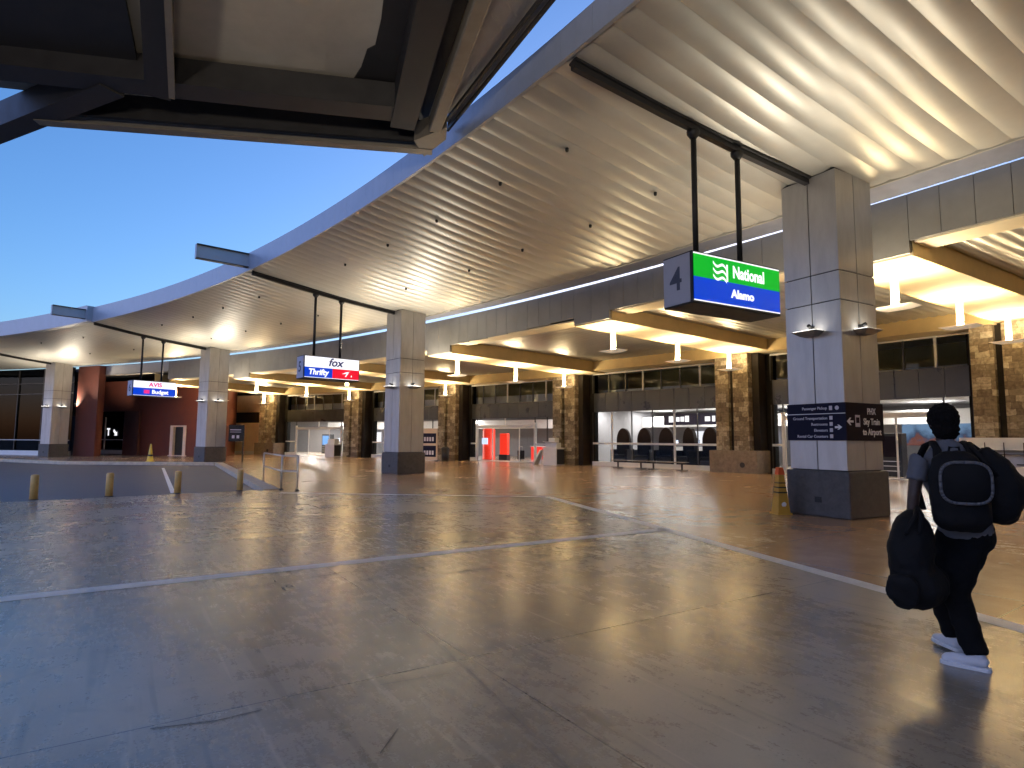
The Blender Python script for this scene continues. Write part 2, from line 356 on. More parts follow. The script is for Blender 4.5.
# ------------------------------------------------------------------ ground, road, kerbs, painted lines
e0, e1 = at(0, 501), at(250, 489.5)
ed = (e1 - e0).normalized(); enorm = Vector((ed.y, -ed.x, 0))     # towards the plaza
left_far = e0 - ed*90
K1, KC, K0 = Vector((-18.63, 38.32, 0)), Vector((-28.4, 38.4, 0)), Vector((-35.8, 42.2, 0))
corner = at(264, 490)
mb = MB(); mb.poly([(-400,-300,-.17),(400,-300,-.17),(400,500,-.17),(-400,500,-.17)])
struct(mb, 'ground', M['asphalt'])
mb = MB()
mb.poly([Vector((p.x,p.y,-.15)) for p in (left_far, corner, K1, KC, K0, Vector((-95,62,0)))])
struct(mb, 'road', M['asphalt'])
slab = [(left_far.x, left_far.y), (corner.x, corner.y), (K1.x, K1.y), (KC.x, KC.y), (K0.x, K0.y), (-95, 62), (-95, 140), (110, 140), (110, -70), (left_far.x, -70)]
mb = MB(); mb.prism(list(reversed(slab)), -.16, 0.0)
o = struct(mb, 'walkway', M['walk'])
bm = bmesh.new(); bm.from_mesh(o.data); bmesh.ops.recalc_face_normals(bm, faces=bm.faces); bmesh.ops.triangulate(bm, faces=[f for f in bm.faces if len(f.verts) > 4]); bm.to_mesh(o.data); bm.free()
l1, l2, l3 = at(280, 493), at(548, 497), at(1024, 630)
d3 = (l3 - l2).normalized(); far3 = l3 + d3*24
ci = corner + enorm*0.03
mb = MB(); mb.poly([(p.x, p.y, 0.004) for p in (left_far + enorm*.03, Vector((left_far.x, -60, 0)), far3 + Vector((0,-20,0)), far3, l2, l1, ci)])
o = struct(mb, 'plaza', M['plaza'])
bm = bmesh.new(); bm.from_mesh(o.data); bmesh.ops.recalc_face_normals(bm, faces=bm.faces); bmesh.ops.triangulate(bm, faces=bm.faces)
for f in bm.faces:
    if f.normal.z < 0: f.normal_flip()
bm.to_mesh(o.data); bm.free()

def strip(mb, p, q, w, z, jag=0):
    d = (q - p); L = d.length; d.normalize(); n = Vector((-d.y, d.x, 0))*w/2
    mb.poly([(p.x-n.x, p.y-n.y, z), (q.x-n.x, q.y-n.y, z), (q.x+n.x, q.y+n.y, z), (p.x+n.x, p.y+n.y, z)])
mb = MB(); strip(mb, l2 + d3*0.11, far3, 0.24, 0.008); strip(mb, l1, l2 + (l2-l1).normalized()*.075, 0.19, 0.008)
struct(mb, 'painted_line', M['white_line'])
b0, b1 = at(0, 600), at(664, 529.5); bd = (b1 - b0).normalized()
mb = MB(); strip(mb, b0 - bd*12, b1, 0.25, 0.008)
struct(mb, 'painted_line', M['white_line'])
# pale stall line across the road
mb = MB(); p, q = at(163, 468, -.15), at(173, 493, -.15); strip(mb, p, q, 0.14, -.146)
struct(mb, 'painted_line', M['white_line'])
# kerbs: raised pale edge along the road
def kerb(p, q, w, side, z=0.03):
    d = (q-p).normalized(); n = Vector((-d.y, d.x, 0))*side
    mb = MB()
    P = [p - n*.02, q - n*.02, q + n*w, p + n*w]
    if side < 0: P = [P[0], P[3], P[2], P[1]]
    mb.hexa([(v.x, v.y, -.155) for v in P] + [(v.x, v.y, z) for v in P])
    return struct(mb, 'kerb', M['kerb'], bevel=0.015)
kerb(corner - (K1-corner).normalized()*-.05, K1, 0.45, -1)
kerb(K1 + (KC-K1).normalized()*.05, KC, 0.55, -1)
kerb(KC, K0, 0.55, -1); kerb(K0, Vector((-95, 62, 0)), 0.55, -1)
mb = MB(); dd = ed
P = [left_far + enorm*0.03, corner - ed*.05 + enorm*0.03, corner - ed*.05 - enorm*.05, left_far - enorm*.05]
P = [P[0], P[1], P[2], P[3]]
mb.hexa([(v.x, v.y, -.155) for v in P] + [(v.x, v.y, .002) for v in P])
struct(mb, 'kerb', M['plinth'])

# skid marks and scratches scuffed into the plaza
def scuff(pts, w, m):
    mb = MB()
    for i in range(len(pts)-1):
        strip(mb, pts[i], pts[i+1], w, 0.0075)
    struct(mb, 'floor_scuff', m)
M['scuff_dark'] = paint('dark_scuff', (0.03, 0.03, 0.03), 0.5, var=0.5, scale=20)
M['scuff_pale'] = paint('pale_scratch', (0.24, 0.22, 0.20), 0.5, var=0.3, scale=20)
scuff([at(424, 632), at(470, 672), at(540, 742), at(575, 775)], 0.008, M['scuff_pale'])
scuff([at(150, 730), at(215, 722), at(262, 711)], 0.009, M['scuff_dark'])
scuff([at(380, 686), at(450, 674)], 0.010, M['scuff_dark'])
scuff([at(380, 755), at(398, 730)], 0.008, M['scuff_dark'])
scuff([at(440, 574), at(560, 562), at(620, 553)], 0.02, M['scuff_dark'])
scuff([at(200, 595), at(350, 572), at(430, 566)], 0.018, M['scuff_dark'])
scuff([at(355, 562), at(380, 590)], 0.012, M['scuff_pale'])
scuff([at(500, 572), at(548, 596)], 0.012, M['scuff_pale'])

# ------------------------------------------------------------------ the long curved canopy
B0, B1 = -2.45, 4.4
canopy = empty('curved_canopy', arc(0, 1, 0), 0)
tag(canopy, 'long curved metal canopy with ribbed champagne soffit and pale edge fascia', 'canopy')
def soff_z(ro):
    t = (ro + 7.2) / 8.0
    return 8.22 - 0.78*t - 0.10*math.sin(PI*t)
mb = MB()
PW = 0.54/ (DT*RAD)                          # one lapped panel, in bays
nb = int((B1 - B0)/PW); RO = [-7.2, -6.2, -5.0, -3.6, -2.2, -0.9, 0.0, 0.8]
SEG = 7; nr = len(RO)
def lap(f): return 0.036*(1 - abs(2*f-1)**2.0) + .010*f
for i in range(nb):                          # each panel sags towards its far edge, then laps back up to the next
    jit = random.uniform(-.003, .003)
    base = len(mb.v)
    for k in range(SEG+1):
        f = k/SEG; b = B0 + (i+f)*PW
        for ro in RO: mb.v.append(arc(ro, b, soff_z(ro) - lap(f) + .03 + jit))
    for k in range(SEG):
        for j in range(nr-1):
            a = base + k*nr + j
            mb.smooth.add(len(mb.f)); mb.f.append((a, a+1, a+nr+1, a+nr)); mb.mi.append(0)
    b = B0 + (i+1)*PW
    for j in range(nr-1):                    # small upstand closing the joint
        mb.poly([arc(RO[j], b-.0001, soff_z(RO[j])+.018), arc(RO[j+1], b-.0001, soff_z(RO[j+1])+.018), arc(RO[j+1], b-.0001, soff_z(RO[j+1])+.05), arc(RO[j], b-.0001, soff_z(RO[j])+.05)])
mb.build('soffit', M['soffit'], canopy, world=True)
# mark groove edges as split by keeping panel shading smooth across only small angles
mb = MB()                                     # standing-seam edge fascia
nstep = 0.45/(DT*RAD)
b = B0
while b < B1:
    hi = b > 2.03
    ro = -7.5 if hi else -7.22; zt = 9.12 if hi else (8.76 + 0.14*max(0, min(2, b)))
    for (r0, r1, c0, c1) in ((ro-.03, ro+.05, b+0.00012, b+nstep-0.00012),):
        mb.hexa([arc(r0,c1,8.18), arc(r0,c0,8.18), arc(r1,c0,8.18), arc(r1,c1,8.18), arc(r0,c1,zt), arc(r0,c0,zt), arc(r1,c0,zt), arc(r1,c1,zt)])
    b += nstep
mb.build('edge_fascia', M['edge'], canopy, world=True)
mb = MB(); mb.arcbox(-7.14, 0.8, B0, B1, 8.45, 8.72, step=0.05); mb.arcbox(-7.55, -7.2, 2.02, B1, 8.16, 9.08, step=0.05)
mb.build('roof_deck', M['edge'], canopy, world=True)
mb = MB()                                     # ribbed flashing strip along the inner edge
b = B0
while b < B1:
    c = b + 0.0195
    up = lambda q: 7.365 + 0.13*max(0, min(1.0, q))
    mb.hexa([arc(.87,c-.00005,7.46), arc(.87,b,7.47), arc(1.66,b,up(b)), arc(1.66,c-.00005,up(c)-.008), arc(.87,c-.00005,7.6), arc(.87,b,7.6), arc(1.66,b,up(b)+.1), arc(1.66,c-.00005,up(c)+.1)])
    b = c
mb.build('inner_flashing', M['flash'], canopy, world=True)
mb = MB(); mb.arcbox(0.80, 0.86, B0, B1, 7.40, 8.70, step=0.05)
mb.build('inner_edge_angle', M['soffit'], canopy, world=True)

def column_frame(bay):                        # world matrix of a column: x right, y into the building
    p = arc(0, bay, 0); th = T1 + DT*bay + ROT
    return p, th - PI/2
def col_pt(bay, x, y, z):
    p, rz = column_frame(bay)
    return Matrix.Translation(p) @ Matrix.Rotation(rz, 4, 'Z') @ Vector((x, y, z))
for bay in (-2, -1, 0, 1, 2, 3, 4):
    mb = MB()
    p, rz = column_frame(bay); MM = Matrix.Translation(p) @ Matrix.Rotation(rz, 4, 'Z')
    # radial rail under the soffit, following its slope
    def rail(y0, y1, x0, x1, dz0, dz1):
        P = []
        for (dz) in (dz0, dz1):
            for (x, y) in ((x0,y0),(x1,y0),(x1,y1),(x0,y1)): P.append(MM @ Vector((x, y, soff_z(y)+dz)))
        mb.hexa(P)
    ys = [-7.1, -5.0, -3.0, -1.2, -0.6]
    for i in range(4):
        rail(ys[i], ys[i+1], -.06, .06, -.16, .02)
        rail(ys[i], ys[i+1], -.11, .11, -.045, .02)
    mb.build('radial_beam', M['dark_steel'], canopy, world=True)
    if bay < 1: continue
    mb = MB()                                 # I-beam stub past the edge
    mb.box(-.015, .015, -9.15, -7.25, 8.34, 8.84, M=MM); mb.box(-.12, .12, -9.15, -7.25, 8.31, 8.335, 1, M=MM); mb.box(-.12, .12, -9.15, -7.25, 8.845, 8.87, 1, M=MM)
    mb.box(-.11, .11, -9.17, -9.155, 8.32, 8.86, M=MM)
    mb.build('beam_end', [M['edge'], M['dark_steel']], canopy, world=True)
# sprinkler heads / small dark fittings in the soffit
mb = MB()
for bay in (-.55, -.3, .15, .3, .45, .62, .8, 1.2, 1.4, 1.6, 1.8, 2.3, 2.6):
    for ro in (-5.4, -2.4):
        p = arc(ro + random.uniform(-.2,.2), bay + random.uniform(-.02,.02), 0); p.z = soff_z(ro) - .09
        mb = MB(); mb.lathe([(.03, 0), (.04, .03), (.04, .08)], c=p, n=10); mb.build('sprinkler', M['black'], canopy, world=True)

# ------------------------------------------------------------------ clad columns
A, AB, ZB = 0.6547, 0.7284, 0.975
JZ = [0.985, 4.62, 5.26, 7.62]
def make_column(bay, label):
    p, rz = column_frame(bay)
    t = empty('clad_column', p, rz); tag(t, label, 'column', 'clad columns carrying the curved canopy')
    mb = MB(); c = A - .03
    mb.box(-c, c, -c, c, 0, 7.55, 1)
    for i in range(3):
        z0, z1 = JZ[i] + .012, JZ[i+1] - .012
        if i == 2: z1 = 7.50
        for s in (-1, 1):
            for k in range(2):
                g = .012
                lo, hi = (-A, -g) if k == 0 else (g, A)
                mb.box(lo, hi, s*A - (.035 if s > 0 else 0), s*A + (.035 if s < 0 else 0), z0, z1)
                lo2, hi2 = (-A+.036, -g) if k == 0 else (g, A-.036)
                mb.box(s*A - (.035 if s > 0 else 0), s*A + (.035 if s < 0 else 0), lo2, hi2, z0, z1)
    mb.build('shaft', [M['panel'], M['black']], t)
    mb = MB(); mb.box(-AB, AB, -AB, AB, 0, ZB)
    b = mb.build('plinth', M['plinth'], t, bevel=0.03)
    mb = MB(); mb.box(-.10+.05, .05+.05, -AB-.012, -AB+.01, .30, .42); mb.box(.0, .1, -AB-.02, -AB+.01, .33, .39)
    mb.build('outlet_cover', M['black'], t)
    mb = MB(); mb.box(-.72, .72, -.72, .72, 7.38, 7.44)
    return t
make_column(0, 'nearest clad column, with the dark direction signs wrapped round it')
make_column(1, 'clad column just right of the white, blue and red number 5 hanging sign')
make_column(2, 'clad column between the red walled corner and the black post sign')
make_column(3, 'clad column standing in front of the dark glass frontage at far left')

# wall uplights on the columns
SC_OUT = ['uplight on outward blue-lit face of the nearest column', 'uplight on outward face of the column beside the number 5 sign', 'uplight on outward face of the column beside the red wall', 'uplight on outward face of the far left column']
SC_SIDE = ['uplight on warm right face of the nearest column', 'uplight on right face of the column beside the number 5 sign', 'uplight on right face of the column nearest the red wall', 'uplight on right face of the far left column']
def make_sconce():
    t = empty('wall_uplight', (0,0,0))
    mb = MB()
    mb.hexa([(-.16,-.20,-.05),(.16,-.20,-.05),(.16,-.02,-.05),(-.16,-.02,-.05),(-.30,-.36,.05),(.30,-.36,.05),(.30,-.015,.05),(-.30,-.015,.05)])
    mb.build('tray', M['grey_fascia'], t, bevel=0.012)
    mb = MB(); mb.box(-.26, .26, -.32, -.04, .052, .06)
    mb.build('lens', M['lamp_white'], t)
    mb = MB(); mb.box(-.05, .05, -.07, .0, -.03, .18); mb.tube((0,-.06,.15), (0,-.15,.19), .04)
    mb.build('bracket', M['black'], t)
    return t
sc0 = make_sconce(); first = True
UP = []
for k in range(-2, 5):
    for face in range(4):
        p, rz = column_frame(k)
        ang = {0: 0, 1: PI/2, 2: PI, 3: -PI/2}[face]
        base = Matrix.Translation(p) @ Matrix.Rotation(rz + ang, 4, 'Z') @ Vector((0, -A, 3.94))
        UP.append((base, rz + ang, k, face))
        if k in (0,1,2,3) and face in (0,1):
            o = sc0 if first else copy_tree(sc0); first = False
            o.location = base; o.rotation_euler = (0, 0, rz + ang)
            tag(o, (SC_OUT if face == 0 else SC_SIDE)[k], 'wall light', 'uplights on the columns')

# ------------------------------------------------------------------ direction band round the nearest column
p, rz = column_frame(0)
band = empty('direction_sign', (p.x, p.y, 1.62), rz)
tag(band, 'dark wraparound direction sign on the nearest column, arrows pointing both ways', 'sign')
S = A + .03
mb = MB(); mb.box(-S, S, -S, -A-.004, 0, .80); mb.build('transit_list_panel', M['navy'], band)
mb = MB(); mb.box(A+.004, S, -S+.031, S, 0, .80); mb.build('train_panel', M['plum'], band)
mb = MB(); mb.box(-S, S-.005, -S-.006, -S-.002, .565, .580); mb.build('divider', M['white_paint'], band)
Y = -S - .003
def row(s, z, xr=.28, size=.085): text(band, s, size, (xr, Y, z), (1,0,0), (0,0,1), M['grey_letter'], align='RIGHT', fat=.001)
row('Passenger Pickup', .69); row('Ground Transportation', .475); row('Restrooms', .345); row('Elevators', .215); row('Rental Car Counters', .085)
mb = MB()
for z in (.475, .345, .215, .085): mb.box(.325, .395, Y-.002, Y+.001, z-.035, z+.045)
mb.box(.325, .395, Y-.002, Y+.001, .645, .735)
mb.lathe([(.045, 0), (.045, .003)], c=(0,0,0), n=16, M=Matrix.Translation((.50, Y, .69)) @ Matrix.Rotation(PI/2, 4, 'X'))
mb.build('icon', M['grey_letter'], band)
def arrow(x0, z, L, d, place):
    w = .022; mb = MB()
    q = [(0,-w),(L*.55,-w),(L*.55-L*.22,-L*.33),(L*.55+.01-L*.05,-L*.33),(L,0),(L*.55+.01-L*.05,L*.33),(L*.55-L*.22,L*.33),(L*.55,w),(0,w)]
    mb.poly([place(x0 + d*u, z + v) for u, v in q]); mb.build('arrow', M['white_paint'], band)
arrow(.44, .28, .16, 1, lambda a, z: (a, Y-.001, z))
X = S + .002
arrow(-.42, .40, .24, -1, lambda a, z: (X, a, z))
mb = MB(); mb.box(X-.001, X+.002, -.36, -.19, .29, .54); mb.build('icon', M['grey_letter'], band)
mb = MB(); mb.box(X+.002, X+.004, -.335, -.215, .37, .49); mb.build('icon_window', M['plum'], band)
for s, z in (('PHX', .62), ('Sky Train', .40), ('to Airport', .18)):
    text(band, s, .19, (X, .24, z), (0,1,0), (0,0,1), M['white_paint'], fat=.004, sx=.85)

# ------------------------------------------------------------------ hanging lane signs
def hanging_sign(bay, label, kind):
    p, rz = column_frame(bay)
    y0, y1, x0, x1, z0, z1 = (-4.75, -2.30, -.32, .42, 4.10, 5.08) if bay == 0 else (-5.02, -2.55, -.32, .42, 4.05, 5.01)
    MM = Matrix.Translation(p) @ Matrix.Rotation(rz, 4, 'Z')
    c = MM @ Vector(((x0+x1)/2, (y0+y1)/2, z0))
    t = empty('hanging_sign', c, rz); tag(t, label, 'sign', 'lane signs hung under the canopy')
    hx, hy, h = (x1-x0)/2, (y1-y0)/2, z1-z0
    mb = MB(); mb.box(-hx, hx, -hy, hy, 0, h); mb.build('housing', M['black'], t, bevel=.012)
    mb = MB(); mb.box(-hx+.02, hx-.05, -hy-.012, -hy+.002, .03, h-.03); mb.build('end_panel', M['sign_grey'], t)
    text(t, {0:'4', 1:'5', 2:'6'}[bay], .62, (-.03, -hy-.013, h*.50), (1,0,0), (0,0,1), M['sign_num'], name='number', fat=.008)
    F0, F1 = hx + .002, hx + .014
    def face(a, b, z0_, z1_, m, name='face_panel'):
        mb = MB(); mb.box(F0, F1, a, b, z0_, z1_); mb.box(-F1, -F0, a, b, z0_, z1_); return mb.build(name, M[m], t)
    e = .03
    TX = F1 + .001
    def T(s, size, y, z, m, **k): text(t, s, size, (TX, y, z), (0,1,0), (0,0,1), M[m], **k)
    face(-hy+e, hy-e, h-.055, h-.03, 'lit_white', 'edge_strip'); face(-hy+e, hy-e, .05, .07, 'lit_white', 'edge_strip')
    if bay == 0:
        face(-hy+e, hy-e, .50, h-.058, 'lit_green'); face(-hy+e, hy-e, .073, .50-.003, 'lit_blue')
        T('National', .33, .285, .70, 'lit_white', fat=.010, sx=.80)
        T('Alamo', .22, .10, .28, 'lit_white', fat=.010, sx=1.1)
        for i in range(3):                    # wavy flag emblem
            mb = MB(); n = 14; up = []; lo = []
            for k in range(n+1):
                u = k/n; zz = .86 - .125*i - .10*u - .045*math.sin(2*PI*u)
                up.append((TX+.002, -.70 + .36*u, zz)); lo.append((TX+.002, -.70 + .36*u, zz - .052))
            for k in range(n): mb.poly([lo[k], lo[k+1], up[k+1], up[k]])
            mb.build('emblem', M['lit_white'], t)
        mb = MB(); mb.poly([(TX+.002,-.345,.50),(TX+.002,-.30,.50),(TX+.002,-.30,.83),(TX+.002,-.345,.83)]); mb.build('emblem', M['lit_white'], t)
    elif bay == 1:
        face(-hy+e, hy-e, .48, h-.058, 'lit_white'); face(-hy+e, -.003, .073, .477, 'lit_blue'); face(.003, hy-e, .073, .477, 'lit_red')
        T('fox', .46, .12, .72, 'lit_navy', fat=.012, shear=.25, sx=1.05)
        T('Thrifty', .33, -.62, .28, 'lit_white', fat=.012, shear=.15, sx=.95)
        mb = MB()
        mb.poly([(TX+.001,.42,.28),(TX+.001,.62,.30),(TX+.001,.78,.40),(TX+.001,.60,.37)]); mb.poly([(TX+.001,.56,.17),(TX+.001,.62,.17),(TX+.001,.74,.36),(TX+.001,.66,.34)])
        mb.poly([(TX+.001,.84,.17),(TX+.001,.88,.17),(TX+.001,.88,.25),(TX+.001,.84,.25)])
        mb.build('emblem', M['lit_white'], t)
    else:
        face(-hy+e, hy-e, .52, h-.058, 'lit_white'); face(-hy+e, hy-e, .073, .517, 'lit_blue')
        T('AVIS', .34, .02, .72, 'lit_rose', fat=.012, sx=1.1)
        T('Budget', .32, .30, .29, 'lit_white', fat=.012, sx=1.05)
        mb = MB(); mb.box(TX, TX+.003, -.62, -.30, .18, .40); mb.build('emblem', M['lit_rose'], t)
    for yy in ((-4.20, -2.95) if bay == 0 else (-4.45, -3.28)):
        ztop = soff_z(yy) - .15
        l = Vector((0.0 - (x0+x1)/2, yy - (y0+y1)/2, 0))
        mb = MB(); mb.tube((l.x, l.y, h), (l.x, l.y, ztop - z0), .055, 14); mb.lathe([(.06, 0), (.13, .10), (.13, .16)], c=(l.x, l.y, ztop - z0 - .16), n=14)
        mb.lathe([(.10, 0), (.10, .03), (.06, .06)], c=(l.x, l.y, h), n=14)
        mb.build('hanger_rod', M['black'], t)
    return t
hanging_sign(0, 'large lit green over blue sign hanging beside the nearest column, number 4 on its end', 0)
hanging_sign(1, 'lit white, blue and red hanging sign with the number 5 on its end', 1)
hanging_sign(2, 'small far lit white over blue hanging sign in front of the red wall', 2)

# ------------------------------------------------------------------ terminal building behind the canopy
bld = empty('terminal_building', arc(14.5, 1, 0), 0)
tag(bld, 'long rental terminal with lit yellow coffered porch and glazed storefronts', 'building')
def clamp(x, a, b): return max(a, min(b, x))
def drop(b): return 0.27*clamp((b-.5)/.6, 0, 1)          # the porch steps down slightly along its length
HW = 0.046
def is_low(b):
    f = b*2 - math.floor(b*2 + .5); return abs(f)/2 < HW
REDB = 2.36
# outer fascia, panelled, deeper where the low soffits meet it
mb = MB(); seams = []
cuts = []
k = -3
while k*0.5 < REDB:
    c = k*0.5
    cuts += [(c-HW, c+HW, True)]
    n = 6; a0, a1 = c+HW, c+.5-HW
    for i in range(n): cuts.append((a0+(a1-a0)*i/n, a0+(a1-a0)*(i+1)/n, False))
    k += 1
for (a, b, low) in cuts:
    zb = (6.02 if low else 6.32) - drop((a+b)/2)
    mb.arcbox(1.95, 2.05, a, b, zb, 7.44, step=0.06, gap=0.0003)
mb.build('fascia', M['grey_fascia'], bld, world=True)
mb = MB(); mb.arcbox(1.95, 2.05, cuts[-1][1], 3.0, 6.72, 7.46, step=.03); mb.arcbox(1.9, 2.6, cuts[-1][1], 3.0, 6.66, 6.71, step=.03); mb.build('end_fascia', M['fascia_lit'], bld, world=True)
mb = MB(); mb.arcbox(2.07, 2.2, -1.5, 3.0, 6.9, 7.38, step=.05); mb.arcbox(2.2, 26, -1.5, 3.6, 7.1, 7.36, step=.05); mb.build('roof', M['dark_steel'], bld, world=True)
# porch ceiling: low cream soffits, ochre beam sides, raised ribbed coffers
for k in range(-3, 6):
    c = k*0.5
    if c > 2.6: break
    z = 5.98 - drop(c)
    mb = MB(); mb.arcbox(2.06, 14.4, c-HW, c+HW, z, z+.08, step=.1); mb.build('soffit', M['cream'], bld, world=True)
    for s in (-1, 1):
        mb = MB(); e = c + s*(HW+.0008); mb.arcbox(2.06, 14.4, e-.0008, e+.0008, z-.01, 6.56, step=.1); mb.build('ceiling_beam', M['ochre'], bld, world=True)
    a, b = c+HW+.003, c+.5-HW-.003
    if c + .5 > 2.6: continue
    zz = 6.28 - drop(c+.2)
    mb = MB(); mb.arcbox(2.06, 2.9, a, b, zz, zz+.05, step=.1); mb.build('soffit', M['cream'], bld, world=True)
    mb = MB()
    zf = 5.92 - drop(c+.2)
    mb.arcbox(13.2, 14.45, a, b, zf, zf+.06, step=.1); mb.build('soffit', M['cream'], bld, world=True)
    mb = MB(); mb.arcbox(13.14, 13.19, a, b, zf-.01, 6.52, step=.1); mb.build('ceiling_beam', M['ochre'], bld, world=True)
    # ribbed coffer ceiling
    mb = MB(); n = 26; prof = []
    for i in range(n):
        for q in range(4):
            f = q/4; prof.append((a + (b-a)*(i+f)/n, 6.50 - .05*(1-abs(2*f-1)**2)))
    prof.append((b, 6.50))
    base = len(mb.v)
    for (bb, zc) in prof:
        for ro in (2.96, 8, 13.13): mb.v.append(arc(ro, bb, zc - drop(c+.2)*.9))
    for i in range(len(prof)-1):
        for j in range(2):
            q = base + i*3 + j; mb.smooth.add(len(mb.f)); mb.f.append((q, q+1, q+4, q+3)); mb.mi.append(0)
    mb.build('coffer', M['coffer'], bld, world=True)

# storefront bays between the stone piers
FR = 14.5
def zscale(b): return 1 - .085*clamp((b-.7)/.6, 0, 1)
piers = [-.46, .04, .54, 1.06, 1.56, 2.06, 2.56]
PH = .062
def bar(mb, b, r0, r1, w, z0, z1, mi=0):
    h = w/2/(DT*(RAD+FR)); mb.arcbox(r0, r1, b-h, b+h, z0, z1, mi, step=1)
for i in range(len(piers)-1):
    a, b = piers[i]+PH, piers[i+1]-PH; m_ = (a+b)/2; sc = zscale(m_)
    zS0, zS1, zC1 = 3.40*sc, 4.62*sc, 5.92 - drop(m_)
    mb = MB(); n = 3
    for q in range(n):
        mb.arcbox(FR-.02, FR+.1, a+(b-a)*q/n, a+(b-a)*(q+1)/n, zS0, zS1, step=.06, gap=.0005)
    mb.build('spandrel', M['spandrel'], bld, world=True)
    w = MB(); w.arcbox(FR+.04, FR+.055, a, b, zS1+.02, zC1, step=.07); cw = w.build('clerestory_window', M['glass'], bld, world=True)
    fr = MB(); nm = 7
    for q in range(nm+1):
        wb = q in (1, 4); bar(fr, a+(b-a)*q/nm, FR-.03, FR+.03, .10 if wb else .07, zS1, zC1, 0 if wb else 1)
    fr.arcbox(FR-.03, FR+.03, a, b, zC1-.07, zC1+.02, 0, step=.06)
    fr.build('frame', [M['white_frame'], M['dark_frame']], cw, world=True)
    door = i in (1, 3, 5)
    da, db = (a + (b-a)*.16, a + (b-a)*.84)
    if i == 1: da, db = a+(b-a)*.12, a+(b-a)*.93
    if i == 3: da, db = a+(b-a)*.26, a+(b-a)*.93
    if i == 5: da, db = a+(b-a)*.14, a+(b-a)*.84
    spans = [(a, b)] if not door else [(a, da), (db, b)]
    for (u, v) in spans:
        w = MB(); w.arcbox(FR+.04, FR+.055, u, v, .26, zS0, step=.07); gw = w.build('storefront_window', M['glass'], bld, world=True)
        fr = MB()
        nm = max(1, int(round((v-u)/.062)))
        for q in range(nm+1):
            wb = (not door) and q in (1+1, 5) ; bar(fr, u+(v-u)*q/nm, FR-.03, FR+.03, .11 if wb else .06, .2, zS0, 0 if wb else 1)
        fr.arcbox(FR-.05, FR+.03, u, v, 1.34*sc, 1.46*sc, 0, step=.06)
        fr.build('frame', [M['white_frame'], M['dark_frame']], gw, world=True)
        st = MB(); st.arcbox(FR-.12, FR+.10, u, v, 0.0, .25, step=.06); st.build('sill', M['white_frame'], bld, world=True)
    if door:
        zd = 2.62*sc
        dr = MB(); dr.arcbox(FR+.06, FR+.07, da, da+(db-da)*.27, .06, zd, step=.05); dr.build('entrance_door', M['glass'], bld, world=True); dr = MB(); dr.arcbox(FR+.06, FR+.07, db-(db-da)*.27, db, .06, zd, step=.05)
        d = dr.build('entrance_door', M['glass'], bld, world=True)
        fr = MB(); bar(fr, da, FR-.06, FR+.08, .16, 0, 3.02*sc); bar(fr, db, FR-.06, FR+.08, .16, 0, 3.02*sc)
        fr.arcbox(FR-.06, FR+.08, da, db, zd, zd+.22, step=.05)
        bar(fr, da+(db-da)*.27, FR+.05, FR+.09, .07, .05, zd); bar(fr, db-(db-da)*.27, FR+.05, FR+.09, .07, .05, zd)
        bar(fr, (da+db)/2, FR-.03, FR+.03, .08, zd+.2, zS0)
        fr.arcbox(FR-.05, FR+.09, da, db, .01, .05, step=.05)
        fr.build('frame', M['white_frame'], d, world=True)
        w = MB(); w.arcbox(FR+.04, FR+.055, da, db, zd+.22, zS0, step=.07); w.build('transom_window', M['glass'], bld, world=True)
for b_ in piers:
    mb = MB(); mb.arcbox(FR-.02, FR+.35, b_-PH-.006, b_+PH+.006, 0, 5.98-drop(b_), step=.1); mb.build('jamb', M['jamb'], bld, world=True)
# interior shell
mb = MB(); mb.arcbox(26, 26.2, -1.2, 3.1, 0, 7.0, step=.1); mb.build('back_wall', M['in_wall'], bld, world=True)
mb = MB(); mb.arcbox(FR+.2, 26, -1.2, 3.1, .006, .012, step=.1); mb.build('interior_floor', M['in_floor'], bld, world=True)
mb = MB(); mb.arcbox(FR+.12, 26, -1.2, 3.1, 6.4, 6.5, step=.1); mb.build('interior_ceiling', M['in_white'], bld, world=True)
mb = MB(); mb.arcbox(FR+.45, 26, -1.2, 3.1, 3.72, 3.80, step=.1); mb.build('interior_ceiling', M['in_white'], bld, world=True)
mb = MB(); mb.arcbox(20.5, 20.6, -1.2, 3.1, 3.8, 6.4, step=.1); mb.build('gallery_wall', M['olive'], bld, world=True)
for bb in (-.5, 1.06, 3.05):
    mb = MB(); mb.arcbox(FR+.2, 26, bb-.003, bb+.003, 0, 6.4, step=1); mb.build('partition', M['in_wall'], bld, world=True)
# upper gallery band and curved white bulkhead seen through the clerestory
mb = MB(); mb.arcbox(17, 17.5, -.45, 2.6, 4.35, 4.95, step=.05); mb.build('bulkhead', M['in_white'], bld, world=True)
mb = MB(); mb.arcbox(22.5, 26, -.45, 2.6, 3.0, 3.3, step=.1); mb.arcbox(22.4, 22.5, -.45, 2.6, 2.55, 3.3, step=.05); mb.build('counter_canopy', M['in_white'], bld, world=True)

# tan end wall by the red corner
mb = MB(); mb.arcbox(FR-.3, FR, 2.60, 2.98, 0, 3.05, step=.05); mb.arcbox(FR-.3, FR, 2.60, 2.98, 4.1, 5.75, 0, step=.05); mb.build('end_wall', M['tan_wall'], bld, world=True)
mb = MB(); mb.arcbox(FR-.05, FR, 2.6, 2.98, 3.05, 4.1, 1, step=.05); mb.arcbox(FR-.34, FR-.3, 2.6, 2.98, 0, .28, 0, step=.05); mb.build('sill', [M['white_frame'], M['dark_clad']], bld, world=True)

